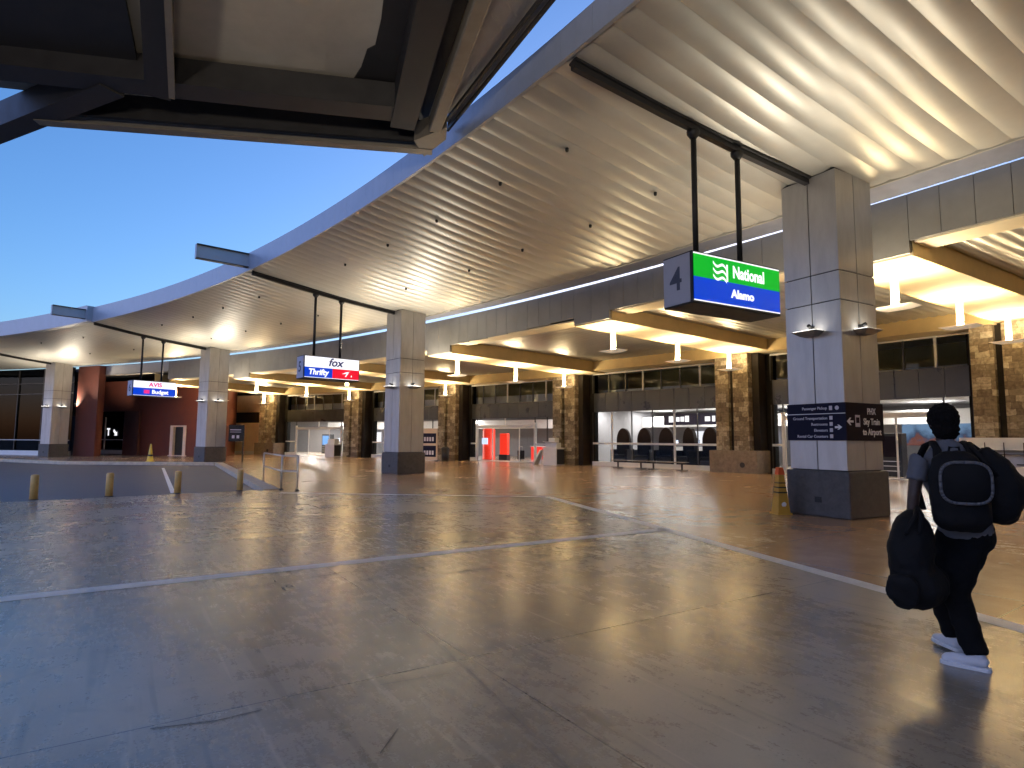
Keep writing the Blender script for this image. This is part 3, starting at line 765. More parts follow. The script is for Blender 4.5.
# ------------------------------------------------------------------ red corner building and dark glass frontage
red = empty('red_building', arc(6, 2.7, 0), 0)
tag(red, 'rust red stucco corner block with a narrow tan framed door', 'building')
R0 = 6.0
mb = MB()
mb.arcbox(R0, R0+.4, 2.42, 2.62, 0, 6.64, step=.05); mb.arcbox(R0, R0+.4, 2.62, 2.715, 2.62, 6.64, step=.05); mb.arcbox(R0, R0+.4, 2.715, 2.91, 0, 6.64, step=.05)
mb.arcbox(R0, R0+.4, 2.91, 3.32, 3.9, 6.64, step=.05); mb.arcbox(R0, R0+.4, 3.18, 3.32, 0, 3.9, step=.05)
qa, qb = arc(R0+.4, 2.425), arc(14.2, 2.80); qn = Vector((.12, -.05, 0)); mb.prism([(v.x, v.y) for v in (qa, qa+qn, qb+qn, qb)], 0, 6.6)
mb.build('wall', M['red_wall'], red, world=True)
mb = MB(); mb.arcbox(R0+2.2, R0+2.4, 2.95, 3.25, 0, 4.5, step=.1); mb.build('inner_wall', M['dark_clad'], red, world=True)
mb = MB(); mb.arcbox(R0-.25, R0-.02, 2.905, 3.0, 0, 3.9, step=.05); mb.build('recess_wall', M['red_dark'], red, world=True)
mb = MB(); mb.arcbox(R0+.25, R0+.3, 2.62, 2.715, 0, 2.62, step=1); dr = mb.build('door', M['dark_frame'], red, world=True)
mb = MB(); mb.arcbox(R0-.04, R0+.2, 2.618, 2.636, 0, 2.6, step=1); mb.arcbox(R0-.04, R0+.2, 2.699, 2.717, 0, 2.6, step=1); mb.arcbox(R0-.04, R0+.2, 2.636, 2.699, 2.48, 2.6, step=1); mb.arcbox(R0-.06, R0+.2, 2.610, 2.725, 0, .06, step=1); mb.build('frame', M['tan_wall'], dr, world=True)
mb = MB(); mb.arcbox(R0+.2, R0+.22, 3.0, 3.18, .4, 3.9, step=.05); gw = mb.build('window', M['dark_glass'], red, world=True)
mb = MB(); mb.arcbox(R0+.05, R0+.18, 3.0, 3.18, .05, .4, step=.05); mb.arcbox(R0+.1, R0+.18, 3.0, 3.18, 1.3, 1.38, step=.05); mb.arcbox(R0+.1, R0+.18, 3.02, 3.024, .4, 2.9, step=1); mb.arcbox(R0+.1, R0+.18, 3.14, 3.144, .4, 3.4, step=1); mb.build('frame', M['white_frame'], gw, world=True)
mb = MB(); mb.arcbox(1.4, 1.95, 2.855, 2.99, 0, 7.42, step=.2); mb.build('pier', M['red_wall'], red, world=True, bevel=.02)
# white arrow notice inside the red building's dark window
no = empty('window_notice', arc(R0+.16, 3.09, 1.7), arc_rot(3.09)); tag(no, 'small white T and arrow notice in the dark window of the red building', 'notice')
mb = MB(); mb.box(-.85,-.45,-.02,0,.55,.68); mb.box(-.70,-.58,-.02,0,0,.55); mb.build('letter_mark', M['lit_white'], no)
mb = MB(); mb.poly([(0,-.02,.5),(.1,-.02,.6),(.4,-.02,.3),(.5,-.02,.4),(.52,-.02,0),(.12,-.02,.02),(.22,-.02,.14),(.0,-.02,.38)]); mb.build('arrow_mark', M['lit_white'], no)

gb = empty('dark_glass_frontage', arc(1.6, 3.4, 0), 0); tag(gb, 'tall dark glass frontage at far left behind the end column', 'building')
mb = MB(); mb.arcbox(1.5, 1.54, 3.02, 4.4, .4, 7.4, step=.05); gl = mb.build('window', M['dark_glass'], gb, world=True)
mb = MB()
for zz in (1.25, 5.2, 6.1): mb.arcbox(1.4, 1.5, 3.02, 4.4, zz, zz+.07, step=.05)
for q in range(9): bar(mb, 3.05 + q*.16, 1.4, 1.5, .08, .4, 7.3)
mb.build('frame', M['dark_frame'], gl, world=True)
mb = MB(); mb.arcbox(1.3, 1.6, 3.02, 4.4, 0, .38, step=.05); mb.build('sill', M['white_frame'], gb, world=True)
mb = MB(); mb.arcbox(1.36, 1.395, 3.02, 4.4, 1.26, 1.31, step=.05); mb.build('rail', M['white_frame'], gb, world=True)
mb = MB(); mb.arcbox(1.7, 1.8, 3.02, 4.4, 3.3, 4.4, step=.05); mb.build('spandrel', M['spandrel'], gb, world=True)
mb = MB(); mb.arcbox(9, 9.2, 2.9, 4.5, 0, 7.4, step=.1); mb.arcbox(1.6, 9, 4.4, 4.42, 0, 7.4, step=1); mb.build('back_wall', M['dark_clad'], gb, world=True)
mb = MB(); mb.arcbox(1.66, 1.68, 3.30, 3.44, 1.8, 2.6, step=1); nb_ = mb.build('window_poster', M['in_wall'], gb, world=True)

# ------------------------------------------------------------------ stone piers
PL = ['stone pier at right edge behind the walking person', 'stone pier beside the two orange cones', 'stone pier with a white podium at its foot', 'stone pier beside the navy poster stand', 'stone pier just left of the second clad column, podium beside it', 'stone pier beside the tan wall, farthest of the row']
for i, b in enumerate(piers[1:]):
    t = empty('stone_pier', arc(13.65, b, 0), arc_rot(b)); tag(t, PL[i], 'pier', 'stone piers along the storefronts')
    top = 6.0 - drop(b) - .02
    mb = MB(); mb.box(-1.0, -.28, -.35, .75, 0, top); mb.build('shaft', M['stone'], t, bevel=.01)
    mb = MB(); mb.box(-.02, .80, -.35, .75, 0, top); mb.build('shaft', M['stone'], t, bevel=.01)
    mb = MB(); mb.box(-.28, -.02, -.10, .7, 0, top-.01); mb.box(.80, 1.15, .05, .75, 0, top-.01); mb.build('infill', M['dark_clad'], t)
    if i in (1, 5):
        mb = MB(); mb.box(-1.3, 1.25, -.55, .80, 0, 1.12); mb.build('base', M['stone_base'], t, bevel=.02)
        mb = MB(); mb.lathe([(.13,0),(.13,.03)], M=Matrix.Translation((.5,-.54,.42)) @ Matrix.Rotation(PI/2, 4, 'X')); mb.build('outlet_cover', M['black'], t)

# ------------------------------------------------------------------ pendants under the low soffits
def make_pendant():
    t = empty('pendant_light', (0,0,0))
    mb = MB(); mb.box(-.075, .075, -.075, .075, -.90, -.0); mb.build('stem', M['pend_glow'], t, bevel=.01)
    mb = MB(); mb.box(-.20, .20, -.20, .20, -.03, 0); mb.build('ceiling_plate', M['pendant'], t)
    mb = MB()
    mb.hexa([(-.28,-.24,-.985),(.28,-.24,-.985),(.28,.24,-.985),(-.28,.24,-.985),(-.50,-.30,-.925),(.50,-.30,-.925),(.50,.30,-.925),(-.50,.30,-.925)])
    mb.build('tray', M['pend_tray'], t, bevel=.01)
    mb = MB(); mb.box(.078,.10,-.03,.03,-.85,-.78); mb.build('fitting', M['black'], t)
    return t
pend0 = make_pendant(); PEND = []; first = True
rown = {0: 'row beside the nearest column', 1: 'row behind the green sign', 2: 'row just right of the second column', 3: 'row behind the second column', 4: 'row behind the number 5 sign', 5: 'row left of the third column'}
ordn = ['outermost pendant uplight', 'middle pendant uplight', 'innermost pendant uplight by the pier']
for k in range(-1, 6):
    c = k*.5; z = 5.98 - drop(c)
    for j, ro in enumerate((3.2, 7.6, 12.0)):
        PEND.append((arc(ro, c + .0015*(ro-3), z), arc_rot(c), 2.6 if k == 5 else 1.0))
        if k < 0: continue
        o = pend0 if first else copy_tree(pend0); first = False
        o.location = PEND[-1][0]; o.rotation_euler = (0, 0, arc_rot(c))
        tag(o, ordn[j] + ' of the ' + rown[k], 'pendant light', 'pendant uplights under the porch soffits')

# ------------------------------------------------------------------ near canopy overhead (top left)
nc = empty('near_canopy', (-4, 8, 0), 0); tag(nc, 'dark steel bus shelter roof overhead with brown ceiling panel', 'canopy')
ZN = 8.0
c_f, c_l = at(432, 156, ZN), at(42, 127, ZN)
fd = (c_l - c_f).normalized(); fin = Vector((fd.y, -fd.x, 0))
if fin.y > 0: fin = -fin                                            # toward the camera
rd = (at(508, -12, ZN) - at(448, 134, ZN)).normalized()             # along the right edge toward the viewer
def beam3(mb, p, q, w, h, z0, mi=0):
    d = (q-p).normalized(); n = Vector((-d.y, d.x, 0))*w/2
    P = [p-n, q-n, q+n, p+n]
    mb.hexa([(v.x, v.y, z0) for v in P] + [(v.x, v.y, z0+h) for v in P], mi)
# deck panel
R0p = at(448, 134, ZN)
deck = [c_f + fd*.0 , R0p, R0p + rd*16, R0p + rd*16 + fd*16, c_l + fd*9 + fin*-0.0, c_l]
mb = MB(); P = [c_f + fin*.25 + fd*.3, R0p + rd*.2 - fd*.05, R0p + rd*18 - fd*.05, R0p + rd*18 + fd*22, c_l + fd*14 + fin*1.2, c_l + fin*.25]
mb.prism([(v.x, v.y) for v in P], ZN+.62, ZN+.72)
o = mb.build('roof_panel', M['near_roof'], nc, world=True)
bm = bmesh.new(); bm.from_mesh(o.data); bmesh.ops.recalc_face_normals(bm, faces=bm.faces); bm.to_mesh(o.data); bm.free()
mb = MB(); P = [c_f + fin*.6 + fd*.9, R0p + rd*.6 + fd*.25, R0p + rd*18 + fd*.25, R0p + rd*18 + fd*22, c_l + fd*14 + fin*2.2, c_l + fin*1.2]
mb.prism([(v.x, v.y) for v in P], ZN+.73, ZN+3.0)
o = mb.build('added_sky_blocker', M['near_steel'], nc, world=True)  # unseen mass added to keep sky light off the main canopy fascia
bm = bmesh.new(); bm.from_mesh(o.data); bmesh.ops.recalc_face_normals(bm, faces=bm.faces); bm.to_mesh(o.data); bm.free()
mb = MB(); mb.prism([(v.x, v.y) for v in (at(387,-30,8.55), at(381,22,8.55), at(375,48,8.55), at(367,52,8.55), at(361,70,8.55), at(350,86,8.55), at(425,128,8.55), at(480,-30,8.55))], ZN+.585, ZN+.612)
o = mb.build('soot_plate', M['near_steel'], nc, world=True)
bm = bmesh.new(); bm.from_mesh(o.data); bmesh.ops.recalc_face_normals(bm, faces=bm.faces); bm.to_mesh(o.data); bm.free()
mb = MB(); mb.prism([(v.x, v.y) for v in (at(424,157,ZN), at(446,140,ZN), at(447,128,ZN), at(414,141,ZN))], ZN+.01, ZN+.42)
o = mb.build('corner_bracket', M['near_lip'], nc, world=True)
bm = bmesh.new(); bm.from_mesh(o.data); bmesh.ops.recalc_face_normals(bm, faces=bm.faces); bm.to_mesh(o.data); bm.free()
# front channel with a lit lip and slot
mb = MB(); q0, q1 = c_f + fin*.04, c_l + fin*.04
beam3(mb, q0, q1, .08, .34, ZN+.02, 0); beam3(mb, q0 + fin*.14, q1 + fin*.14, .22, .05, ZN+.0, 0); mb.build('front_channel', M['near_lip'], nc, world=True)
mb = MB(); beam3(mb, q0 + fin*.34 + fd*.3, q1 + fin*.34, .10, .5, ZN+.12); mb.build('front_beam', M['near_steel'], nc, world=True)
# second beam parallel to the front
s0, s1 = at(392, 131, ZN), at(-60, 28, ZN)
mb = MB(); beam3(mb, at(405, 118, ZN), at(100, 92, ZN) + Vector((-6,-1.4,0)), .55, .5, ZN+.05); mb.build('cross_beam', M['near_steel'], nc, world=True)
# right edge beam, tube and ribbed fascia
mb = MB(); beam3(mb, R0p + fd*.95, R0p + rd*18 + fd*.95, .5, .55, ZN+.03); mb.build('side_beam', M['near_steel'], nc, world=True)
mb = MB(); beam3(mb, R0p + fd*.28 , R0p + rd*18 + fd*.28, .26, .3, ZN+.0); mb.build('edge_tube', M['near_lip'], nc, world=True, bevel=.03)
# tall right-hand fascia leaning outwards, seen from below
w0, w1 = at(482, 88, 8.5), at(558, -6, 8.5); wd = (w1-w0).normalized()
mb = MB(); n = 44
for i in range(n):
    t0, t1_ = i/n, (i+.996)/n
    L = 20
    ia, ib = R0p + rd*(L*t0) , R0p + rd*(L*t1_)
    oa, ob = w0 - wd*1.9 + wd*(L*1.05*t0), w0 - wd*1.9 + wd*(L*1.05*t1_)
    mb.hexa([(ia.x,ia.y,ZN+.50),(ib.x,ib.y,ZN+.50),(ob.x,ob.y,8.5),(oa.x,oa.y,8.5),(ia.x,ia.y,ZN+.60),(ib.x,ib.y,ZN+.60),(ob.x,ob.y,8.57),(oa.x,oa.y,8.57)])
mb.build('edge_fascia', M['edge'], nc, world=True)
mb = MB()
for off in (.06, .26):
    beam3(mb, w0 - wd*1.7 + fd*off, w0 + wd*18 + fd*off, .05, .07, 8.40 - off*.12)
mb.build('fascia_trim', M['near_steel'], nc, world=True)
# rib dropping from overhead to the cross beam, and the diagonal outrigger at left
mb = MB(); p0, p1 = at(158, 98, ZN), at(156, 0, ZN); beam3(mb, p0, p1 + (p1-p0)*4, .42, .62, ZN+.0); mb.build('rib', M['near_steel'], nc, world=True)
mb = MB(); p0 = at(170, 50, ZN); p1 = at(170, 0, ZN); beam3(mb, at(172, 96, ZN), at(168,-4, ZN) + (at(168,-4,ZN)-at(172,96,ZN))*4, .10, .12, ZN-.06); mb.build('drain_pipe', M['near_lip'], nc, world=True)
mb = MB(); p0, p1 = at(112, 92, ZN), at(0, 136, ZN); beam3(mb, p0, p1 + (p1-p0)*1.5, .45, .55, ZN+.02); mb.build('outrigger', M['near_steel'], nc, world=True)
# solid dark panel west of the rib
p0 = at(140, 90, ZN); mb = MB(); dl = (at(140,0,ZN) - at(158,98,ZN)).normalized()
P = [at(138, 94, ZN), at(130, -10, ZN) + dl*12, at(130,-10,ZN) + dl*12 + fd*20, at(138,94,ZN) + fd*20 + Vector((0,2,0))]
mb.prism([(v.x, v.y) for v in P], ZN+.40, ZN+.5); o = mb.build('dark_ceiling_panel', M['near_steel'], nc, world=True)
bm = bmesh.new(); bm.from_mesh(o.data); bmesh.ops.recalc_face_normals(bm, faces=bm.faces); bm.to_mesh(o.data); bm.free()

cp = empty('added_light_post', (-3.6, -3.2, 0), 0); tag(cp, 'added dark steel post with an uplight, unseen behind the viewer', 'post')  # post and uplight added out of view to brighten the near roof
mb = MB(); mb.box(-.25, .25, -.25, .25, 0, 8.55); mb.build('shaft', M['near_steel'], cp, bevel=.02)
mb = MB(); mb.box(-.45, .45, -.45, .45, 0, .5); mb.build('plinth', M['plinth'], cp, bevel=.02)
mb = MB(); mb.hexa([(-.16,.25,3.86),(.16,.25,3.86),(.16,.45,3.86),(-.16,.45,3.86),(-.3,.25,3.96),(.3,.25,3.96),(.3,.62,3.96),(-.3,.62,3.96)]); mb.build('uplight_tray', M['dark_steel'], cp)
cp2 = copy_tree(cp); cp2.location = (1.0, -4.0, 0); cp2['label'] = 'second added dark steel post with an uplight, unseen behind the viewer'
gar = empty('added_shade_garage', (14, -13, 0), 0); tag(gar, 'unseen concrete garage wall added behind the viewer to shade the forecourt', 'building')  # garage added out of view to darken the floor and reflections
mb = MB(); mb.box(-20, 40, -1, 0, 0, 3.0); mb.box(-20, 40, -1, 0, 3.9, 6.2); mb.box(-20, 40, -1, 0, 7.1, 9.0); mb.build('wall', M['near_roof'], gar)
mb = MB(); mb.box(-20, 40, -1.3, -1.05, 0, 9.0); mb.build('inner_wall', M['near_steel'], gar)
# ------------------------------------------------------------------ street furniture
BL = ['ochre bollard farthest left on the plaza edge', 'second ochre bollard from the left on the plaza edge', 'ochre bollard beside the pale stall line', 'ochre bollard nearest the handrail and kerb corner']
def make_bollard():
    t = empty('bollard', (0,0,0))
    mb = MB(); mb.lathe([(.088,0),(.088,.60),(.075,.625),(.035,.635)], n=18); mb.build('post', M['bollard'], t)
    mb = MB(); mb.lathe([(.11,0),(.11,.015),(.09,.02)], n=18); mb.build('base_ring', M['dark_steel'], t)
    return t
bo = make_bollard()
for i, (x, y) in enumerate(((33, 499.5), (108, 496.3), (176, 493.2), (238, 490.5))):
    o = bo if i == 0 else copy_tree(bo)
    pp = at(x, y) + enorm*.16; o.location = (pp.x, pp.y, .004); tag(o, BL[i], 'bollard', 'bollards along the plaza edge')

hr = empty('handrail', at(281, 490), 0); tag(hr, 'low galvanised handrail of three posts at the kerb corner', 'handrail')
r1, r2, r3 = at(263, 482), at(281, 490), at(297, 491)
o3 = hr.location
for q in (r1, r2, r3):
    mb = MB(); a_ = q - o3; mb.tube((a_.x, a_.y, 0), (a_.x, a_.y, 1.05), .024, 10); mb.lathe([(.07,0),(.07,.02),(.03,.05)], c=(a_.x, a_.y, .003), n=12, mi=1); mb.build('post', [M['galv'], M['black']], hr)
for h in (1.05, .58):
    mb = MB(); 
    for (p_, q_) in ((r1, r2), (r2, r3)):
        a_, b_ = p_-o3, q_-o3; mb.tube((a_.x, a_.y, h), (b_.x, b_.y, h), .024, 10)
    mb.build('top_rail' if h > 1 else 'mid_rail', M['galv'], hr)

# post sign by the third column
q = at(241, 462); ps = empty('post_sign', q, math.atan2(-q.x, q.y)*-1*-1); ps.rotation_euler = (0,0, math.atan2(-q.x, q.y))
tag(ps, 'black post sign with a square panel beside the third column', 'sign')
mb = MB(); mb.box(.02, .12, -.05, .05, 0, 2.45); mb.build('post', M['black'], ps)
mb = MB(); mb.box(-.82, .02, -.03, .03, 1.35, 2.42); pn = mb.build('panel', M['black'], ps)
mb = MB(); mb.box(-.74, -.08, -.036, -.031, 2.08, 2.14); mb.box(-.74, -.08, -.036, -.031, 1.95, 1.98); mb.box(-.62, -.46, -.036, -.031, 1.55, 1.75); mb.box(-.34, -.18, -.036, -.031, 1.55, 1.75); mb.build('lettering', M['grey_letter'], pn)

def cone_thing(loc, label, h, a, name='traffic_cone', group=None):
    t = empty(name, loc, random.uniform(0,1)); tag(t, label, 'cone', group)
    mb = MB(); mb.box(-a, a, -a, a, 0, .04); mb.build('base', M['black'], t, bevel=.01)
    mb = MB(); mb.lathe([(a*.72, .04), (a*.60, .18*h), (a*.36, .72*h), (a*.25, .93*h), (a*.16, h)], n=18); mb.build('body', M['orange'], t)
    mb = MB(); mb.lathe([(a*.36+.012, .70*h), (a*.30+.012, .84*h)], n=18); mb.build('collar', M['white_paint'], t)
    return t
q = at(757, 473); q2 = at(764, 473.5)
cone_thing(q, 'orange cone with white collar against the pier base, left of two', 1.22, .24, group='orange cones by the stone pier')
cone_thing(q2, 'orange cone with white collar against the pier base, right of two', 1.18, .24, group='orange cones by the stone pier')
wc = empty('caution_cone', at(781, 514), .12); tag(wc, 'tall golden striped caution cone leaning near the nearest column', 'cone')
mb = MB(); mb.frustum(.145, .065, .03, .86); mb.build('body', M['gold'], wc, bevel=.01)
mb = MB(); mb.frustum(.17, .165, 0, .04); mb.build('base', M['gold'], wc)
mb = MB()
for z0, z1 in ((.46,.49),(.57,.60),(.67,.695)):
    s = lambda z: .145 + (.065-.145)*(z-.03)/.83 + .003
    mb.frustum(s(z0), s(z1), z0, z1)
mb.build('stripe', M['black'], wc)
mb = MB(); mb.frustum(.08, .058, .86, 1.02); mb.build('cap', M['orange'], wc, bevel=.01)
mb = MB()
for qd in range(1):
    mb.lathe([(.055,0),(.055,.006)], n=14, M=Matrix.Rotation(qd*PI/2, 4, 'Z') @ Matrix.Translation((0,-.131,.22)) @ Matrix.Rotation(PI/2+.13, 4, 'X'))
mb.build('emblem', M['white_paint'], wc)
yc = empty('caution_cone', at(150, 462), .3); tag(yc, 'bright yellow caution cone in front of the red wall', 'cone')
mb = MB(); mb.lathe([(.26,0),(.26,.04),(.20,.06),(.13,.5),(.05,1.12),(.02,1.16)], n=16); mb.build('body', M['yellow'], yc)
mb = MB(); mb.lathe([(.155,.34),(.135,.48)], n=16); mb.build('stripe', M['black'], yc)

# benches in front of the glass
for i, (xa, xb) in enumerate(((621, 657), (658, 703))):
    pa, pb = at(xa, 471.0 + i*.8), at(xb, 472.0 + i*.8)
    pa = arc(12.9, .875 if i == 0 else .765, 0); pb = arc(12.9, .775 if i == 0 else .655, 0)
    c_ = (pa+pb)/2; d_ = pb-pa; L_ = d_.length
    t = empty('bench', c_, math.atan2(d_.y, d_.x)); tag(t, ['backless slatted bench, left one before the glass', 'backless slatted bench, right one nearer the stone pier'][i], 'bench', 'backless benches outside the glazing')
    for j in range(4):
        mb = MB(); y_ = -.22 + j*.125; mb.box(-L_/2, L_/2, y_, y_+.105, .42, .46); mb.build('slat', M['wood'], t, bevel=.005)
    for s in (-1, 1):
        mb = MB(); x_ = s*(L_/2-.3); mb.box(x_-.04, x_+.04, -.2, .26, .37, .415); mb.tube((x_, .03, .37), (x_, .03, .04), .05); mb.box(x_-.2, x_+.2, -.22, .28, 0, .035); mb.build('leg', M['black'], t, bevel=.004)

# white podiums
def podium(loc, rz, label, h=1.05, w=1.1):
    t = empty('podium', loc, rz); tag(t, label, 'podium', 'white podiums by the entrances')
    mb = MB(); mb.box(-w/2, w/2, -.4, .4, 0, h); mb.build('cabinet', M['kiosk_white'], t, bevel=.015)
    mb = MB(); mb.box(-w/2-.05, w/2+.05, -.45, .45, h+.002, h+.05); mb.build('counter_top', M['white_frame'], t, bevel=.01)
    mb = MB(); mb.box(w/2+.003, w/2+.02, -.36, .36, .08, h-.05); mb.build('door_panel', M['dark_frame'], t)
    return t
q = arc(12.6, 1.075); rz_ = arc_rot(1.075)
podium(q, rz_, 'white podium with boxes on top beside the central entrance')
t = empty('carton', q + Vector((0,0,1.105)), rz_ + .1); tag(t, 'pale open carton on the podium beside the central entrance', 'box')
mb = MB(); mb.box(-.45, .40, -.28, .25, 0, .30); mb.build('body', M['kiosk_white'], t, bevel=.01)
mb = MB(); mb.hexa([(-.45,-.28,.302),(.40,-.28,.302),(.40,-.27,.302),(-.45,-.27,.302),(-.5,-.5,.36),(.44,-.5,.36),(.44,-.49,.37),(-.5,-.49,.37)]); mb.build('flap', M['white_paint'], t)
t = empty('carton', q + Vector((0,0,1.425)), rz_ - .1); tag(t, 'smaller carton stacked on top of the pale open carton', 'box')
mb = MB(); mb.box(-.25, .28, -.2, .2, 0, .28); mb.build('body', M['in_white'], t, bevel=.01)
mb = MB(); mb.box(-.25, .28, -.03, .03, .281, .285); mb.build('tape_strip', M['kerb'], t)
t = empty('sloped_board', q + (arc(12.55, 1.13)-arc(12.6,1.075)), rz_); tag(t, 'white sloped board leaning at the left of the podium', 'board')
mb = MB(); mb.hexa([(-.45,-.15,0),(-.30,-.15,0),(-.30,.3,0),(-.45,.3,0),(.20,-.15,.95),(.32,-.15,.95),(.32,.3,.95),(.20,.3,.95)]); mb.build('panel', M['white_frame'], t)
mb = MB(); mb.box(.2, .25, .0, .05, 0, .9); mb.build('strut', M['galv'], t)
q = arc(12.6, 2.125); rz_ = arc_rot(2.12)
podium(q, rz_, 'white podium by the far left lit entrance')
t = empty('carton', q + Vector((0,0,1.105)), rz_); tag(t, 'pale carton on the podium by the far left entrance', 'box')
mb = MB(); mb.box(-.4, .45, -.25, .25, 0, .42); mb.build('body', M['in_white'], t, bevel=.01)
mb = MB(); mb.box(-.4, .45, -.03, .03, .421, .425); mb.build('tape_strip', M['kerb'], t)

# navy poster stand and bin
q = arc(11.4, 1.555); rz_ = arc_rot(1.5) + .3
t = empty('poster_stand', q, rz_); tag(t, 'cream framed stand with two navy posters beside the second column', 'stand')
mb = MB(); mb.box(-.62, .62, -.06, .06, .05, 2.35); mb.build('frame', M['tan_wall'], t, bevel=.01)
for z0, z1 in ((1.28, 2.0), (.30, 1.1)):
    mb = MB(); mb.box(-.54, .54, -.075, -.062, z0, z1); pn = mb.build('poster', M['navy'], t)
    mb = MB(); 
    for j in range(4): mb.box(-.45 + j*.22, -.30 + j*.22, -.080, -.076, z0+.15, z0+.45)
    mb.build('print', M['grey_letter'], pn)
mb = MB(); mb.box(-.6, -.5, -.25, .25, 0, .05); mb.box(.5, .6, -.25, .25, 0, .05); mb.build('foot', M['dark_steel'], t)
q = arc(11.8, 1.50); t = empty('litter_bin', q, 0); tag(t, 'black litter bin beside the navy poster stand', 'bin')
mb = MB(); mb.lathe([(.26,0),(.28,.85)], n=20); mb.build('body', M['black'], t)
mb = MB(); mb.lathe([(.30,.852),(.29,.95),(.12,1.05),(.10,1.05)], n=20); mb.build('lid', M['dark_steel'], t)

# white rack cabinet at the right edge
q = at(1012, 493); t = empty('rack_cabinet', arc(9.9, .003), arc_rot(.0)); tag(t, 'white cabinet with a wire shelf behind the walking person', 'cabinet')
mb = MB(); mb.box(-1.2, 1.2, -.35, .35, 0, .85); mb.build('body', M['kiosk_white'], t, bevel=.015)
mb = MB(); mb.box(-1.2, 1.2, .25, .35, .852, 1.75); mb.build('back_panel', M['in_white'], t)
mb = MB()
for z_ in (1.22, 1.34): mb.box(-1.1, 1.1, -.1, .24, z_, z_+.015)
for x_ in (-1.05, -.5, 0, .5, 1.05): mb.box(x_-.01, x_+.01, .225, .245, .86, 1.6); mb.box(x_-.18, x_+.18, .15, .24, .90, .93)
mb.build('wire_shelf', M['black'], t)

# ------------------------------------------------------------------ inside the terminal
t = empty('rental_kiosk', arc(17.5, 1.535), arc_rot(1.5)); tag(t, 'tall red lit cylinder display inside the central entrance', 'kiosk')
mb = MB(); mb.lathe([(.52,0),(.52,.08),(.50,.1),(.50,2.35),(.40,2.45)], n=24); mb.build('drum', M['kiosk_red'], t)
mb = MB(); mb.box(-.3,.3,-.53,-.47,1.2,1.7); mb.build('screen', M['screen'], t)
t = empty('display_stand', arc(17, 1.445), arc_rot(1.45)); tag(t, 'narrow red display stand on a black base inside the central entrance', 'display')
mb = MB(); mb.box(-.38,.38,-.15,.15,.42,2.05); mb.build('board', M['kiosk_red'], t, bevel=.05)
mb = MB(); mb.box(-.40,.40,-.2,.2,0,.41); mb.build('base', M['black'], t)
t = empty('service_counter', arc(19, 1.345), arc_rot(1.36)); tag(t, 'low red service counter inside the central entrance', 'counter')
mb = MB(); mb.box(-.95,.95,-.35,.35,0,1.05); mb.build('body', M['kiosk_red'], t)
mb = MB(); mb.box(-1.0,1.0,-.4,.4,1.052,1.1); mb.build('counter_top', M['white_frame'], t)
t = empty('wall_monitor', arc(25.9, 1.40, 1.7), arc_rot(1.4)); tag(t, 'wide blue-grey monitor on the back wall inside the central entrance', 'monitor')
mb = MB(); mb.box(-1.6,1.6,-.08,0,0,1.1); mb.build('casing', M['black'], t)
mb = MB(); mb.box(-1.5,1.5,-.09,-.082,.08,1.02); mb.build('screen', M['blue_mural'], t)
t = empty('suitcase', arc(18.2, 1.415), .4); tag(t, 'black suitcase behind the red display stand', 'suitcase')
mb = MB(); mb.box(-.25,.25,-.16,.16,.06,.75); mb.build('shell', M['chair'], t, bevel=.04)
mb = MB(); mb.tube((-.15,.1,.75),(-.15,.1,1.05),.012); mb.tube((.15,.1,.75),(.15,.1,1.05),.012); mb.tube((-.15,.1,1.05),(.15,.1,1.05),.014); mb.build('handle', M['galv'], t)

# chairs behind the long window
CHL = ['black high-backed chair behind glass, nearest the central entrance', 'black high-backed chair behind glass, just right of the left white mullion', 'black high-backed chair behind glass under the left part of the lit board', 'black high-backed chair behind glass under the right part of the lit board', 'black high-backed chair behind glass, just right of the right white mullion', 'black high-backed chair behind glass, beside the stone pier']
def make_chair():
    t = empty('lounge_chair', (0,0,0))
    mb = MB(); n = 14
    pts = [(-.46,0),(.46,0)] + [(.46*math.cos(PI*k/n)**1 if True else 0, .75 + .62*math.sin(PI*k/n)) for k in range(n+1)]
    mb2 = MB(); P0 = [(x, -.12 - .0, z+.45) for x, z in pts]; P1 = [(x, .14, z+.45) for x, z in pts]
    b_ = len(mb2.v); mb2.v += [Vector(p_) for p_ in P0 + P1]; m_ = len(pts)
    mb2.f.append(tuple(range(m_))); mb2.mi.append(0); mb2.f.append(tuple(reversed(range(m_, 2*m_)))); mb2.mi.append(0)
    for k in range(m_): mb2.f.append((k, m_+k, m_+(k+1)%m_, (k+1)%m_)); mb2.mi.append(0)
    mb2.build('backrest', M['chair'], t)
    mb = MB(); mb.box(-.45,.45,-.75,-.13,.35,.52); mb.build('seat', M['chair'], t, bevel=.04)
    for s in (-1,1):
        mb = MB(); mb.box(s*.52-.08, s*.52+.08, -.72, .1, .12, .78); mb.build('armrest', M['chair'], t, bevel=.04)
    mb = MB(); mb.box(-.5,.5,-.6,.1,0,.34); mb.build('base', M['black'], t)
    return t
ch = make_chair()
for i, b_ in enumerate((.945, .875, .805, .735, .675, .63)):
    o = ch if i == 0 else copy_tree(ch); o.location = arc(16.4, b_ + .008); o.scale = (.98, 1.0, 1.30); o.rotation_euler = (0,0,arc_rot(b_) + random.uniform(-.35,.35)); tag(o, CHL[i], 'chair', 'black chairs behind the long window')
t = empty('lit_board', arc(20.0, .80, 2.62), arc_rot(.80)); tag(t, 'dark overhead board with blurred white lettering inside the long window', 'sign')
mb = MB(); mb.box(-2.7,2.7,-.12,0,0,.75); mb.build('casing', M['navy'], t)
mb = MB()
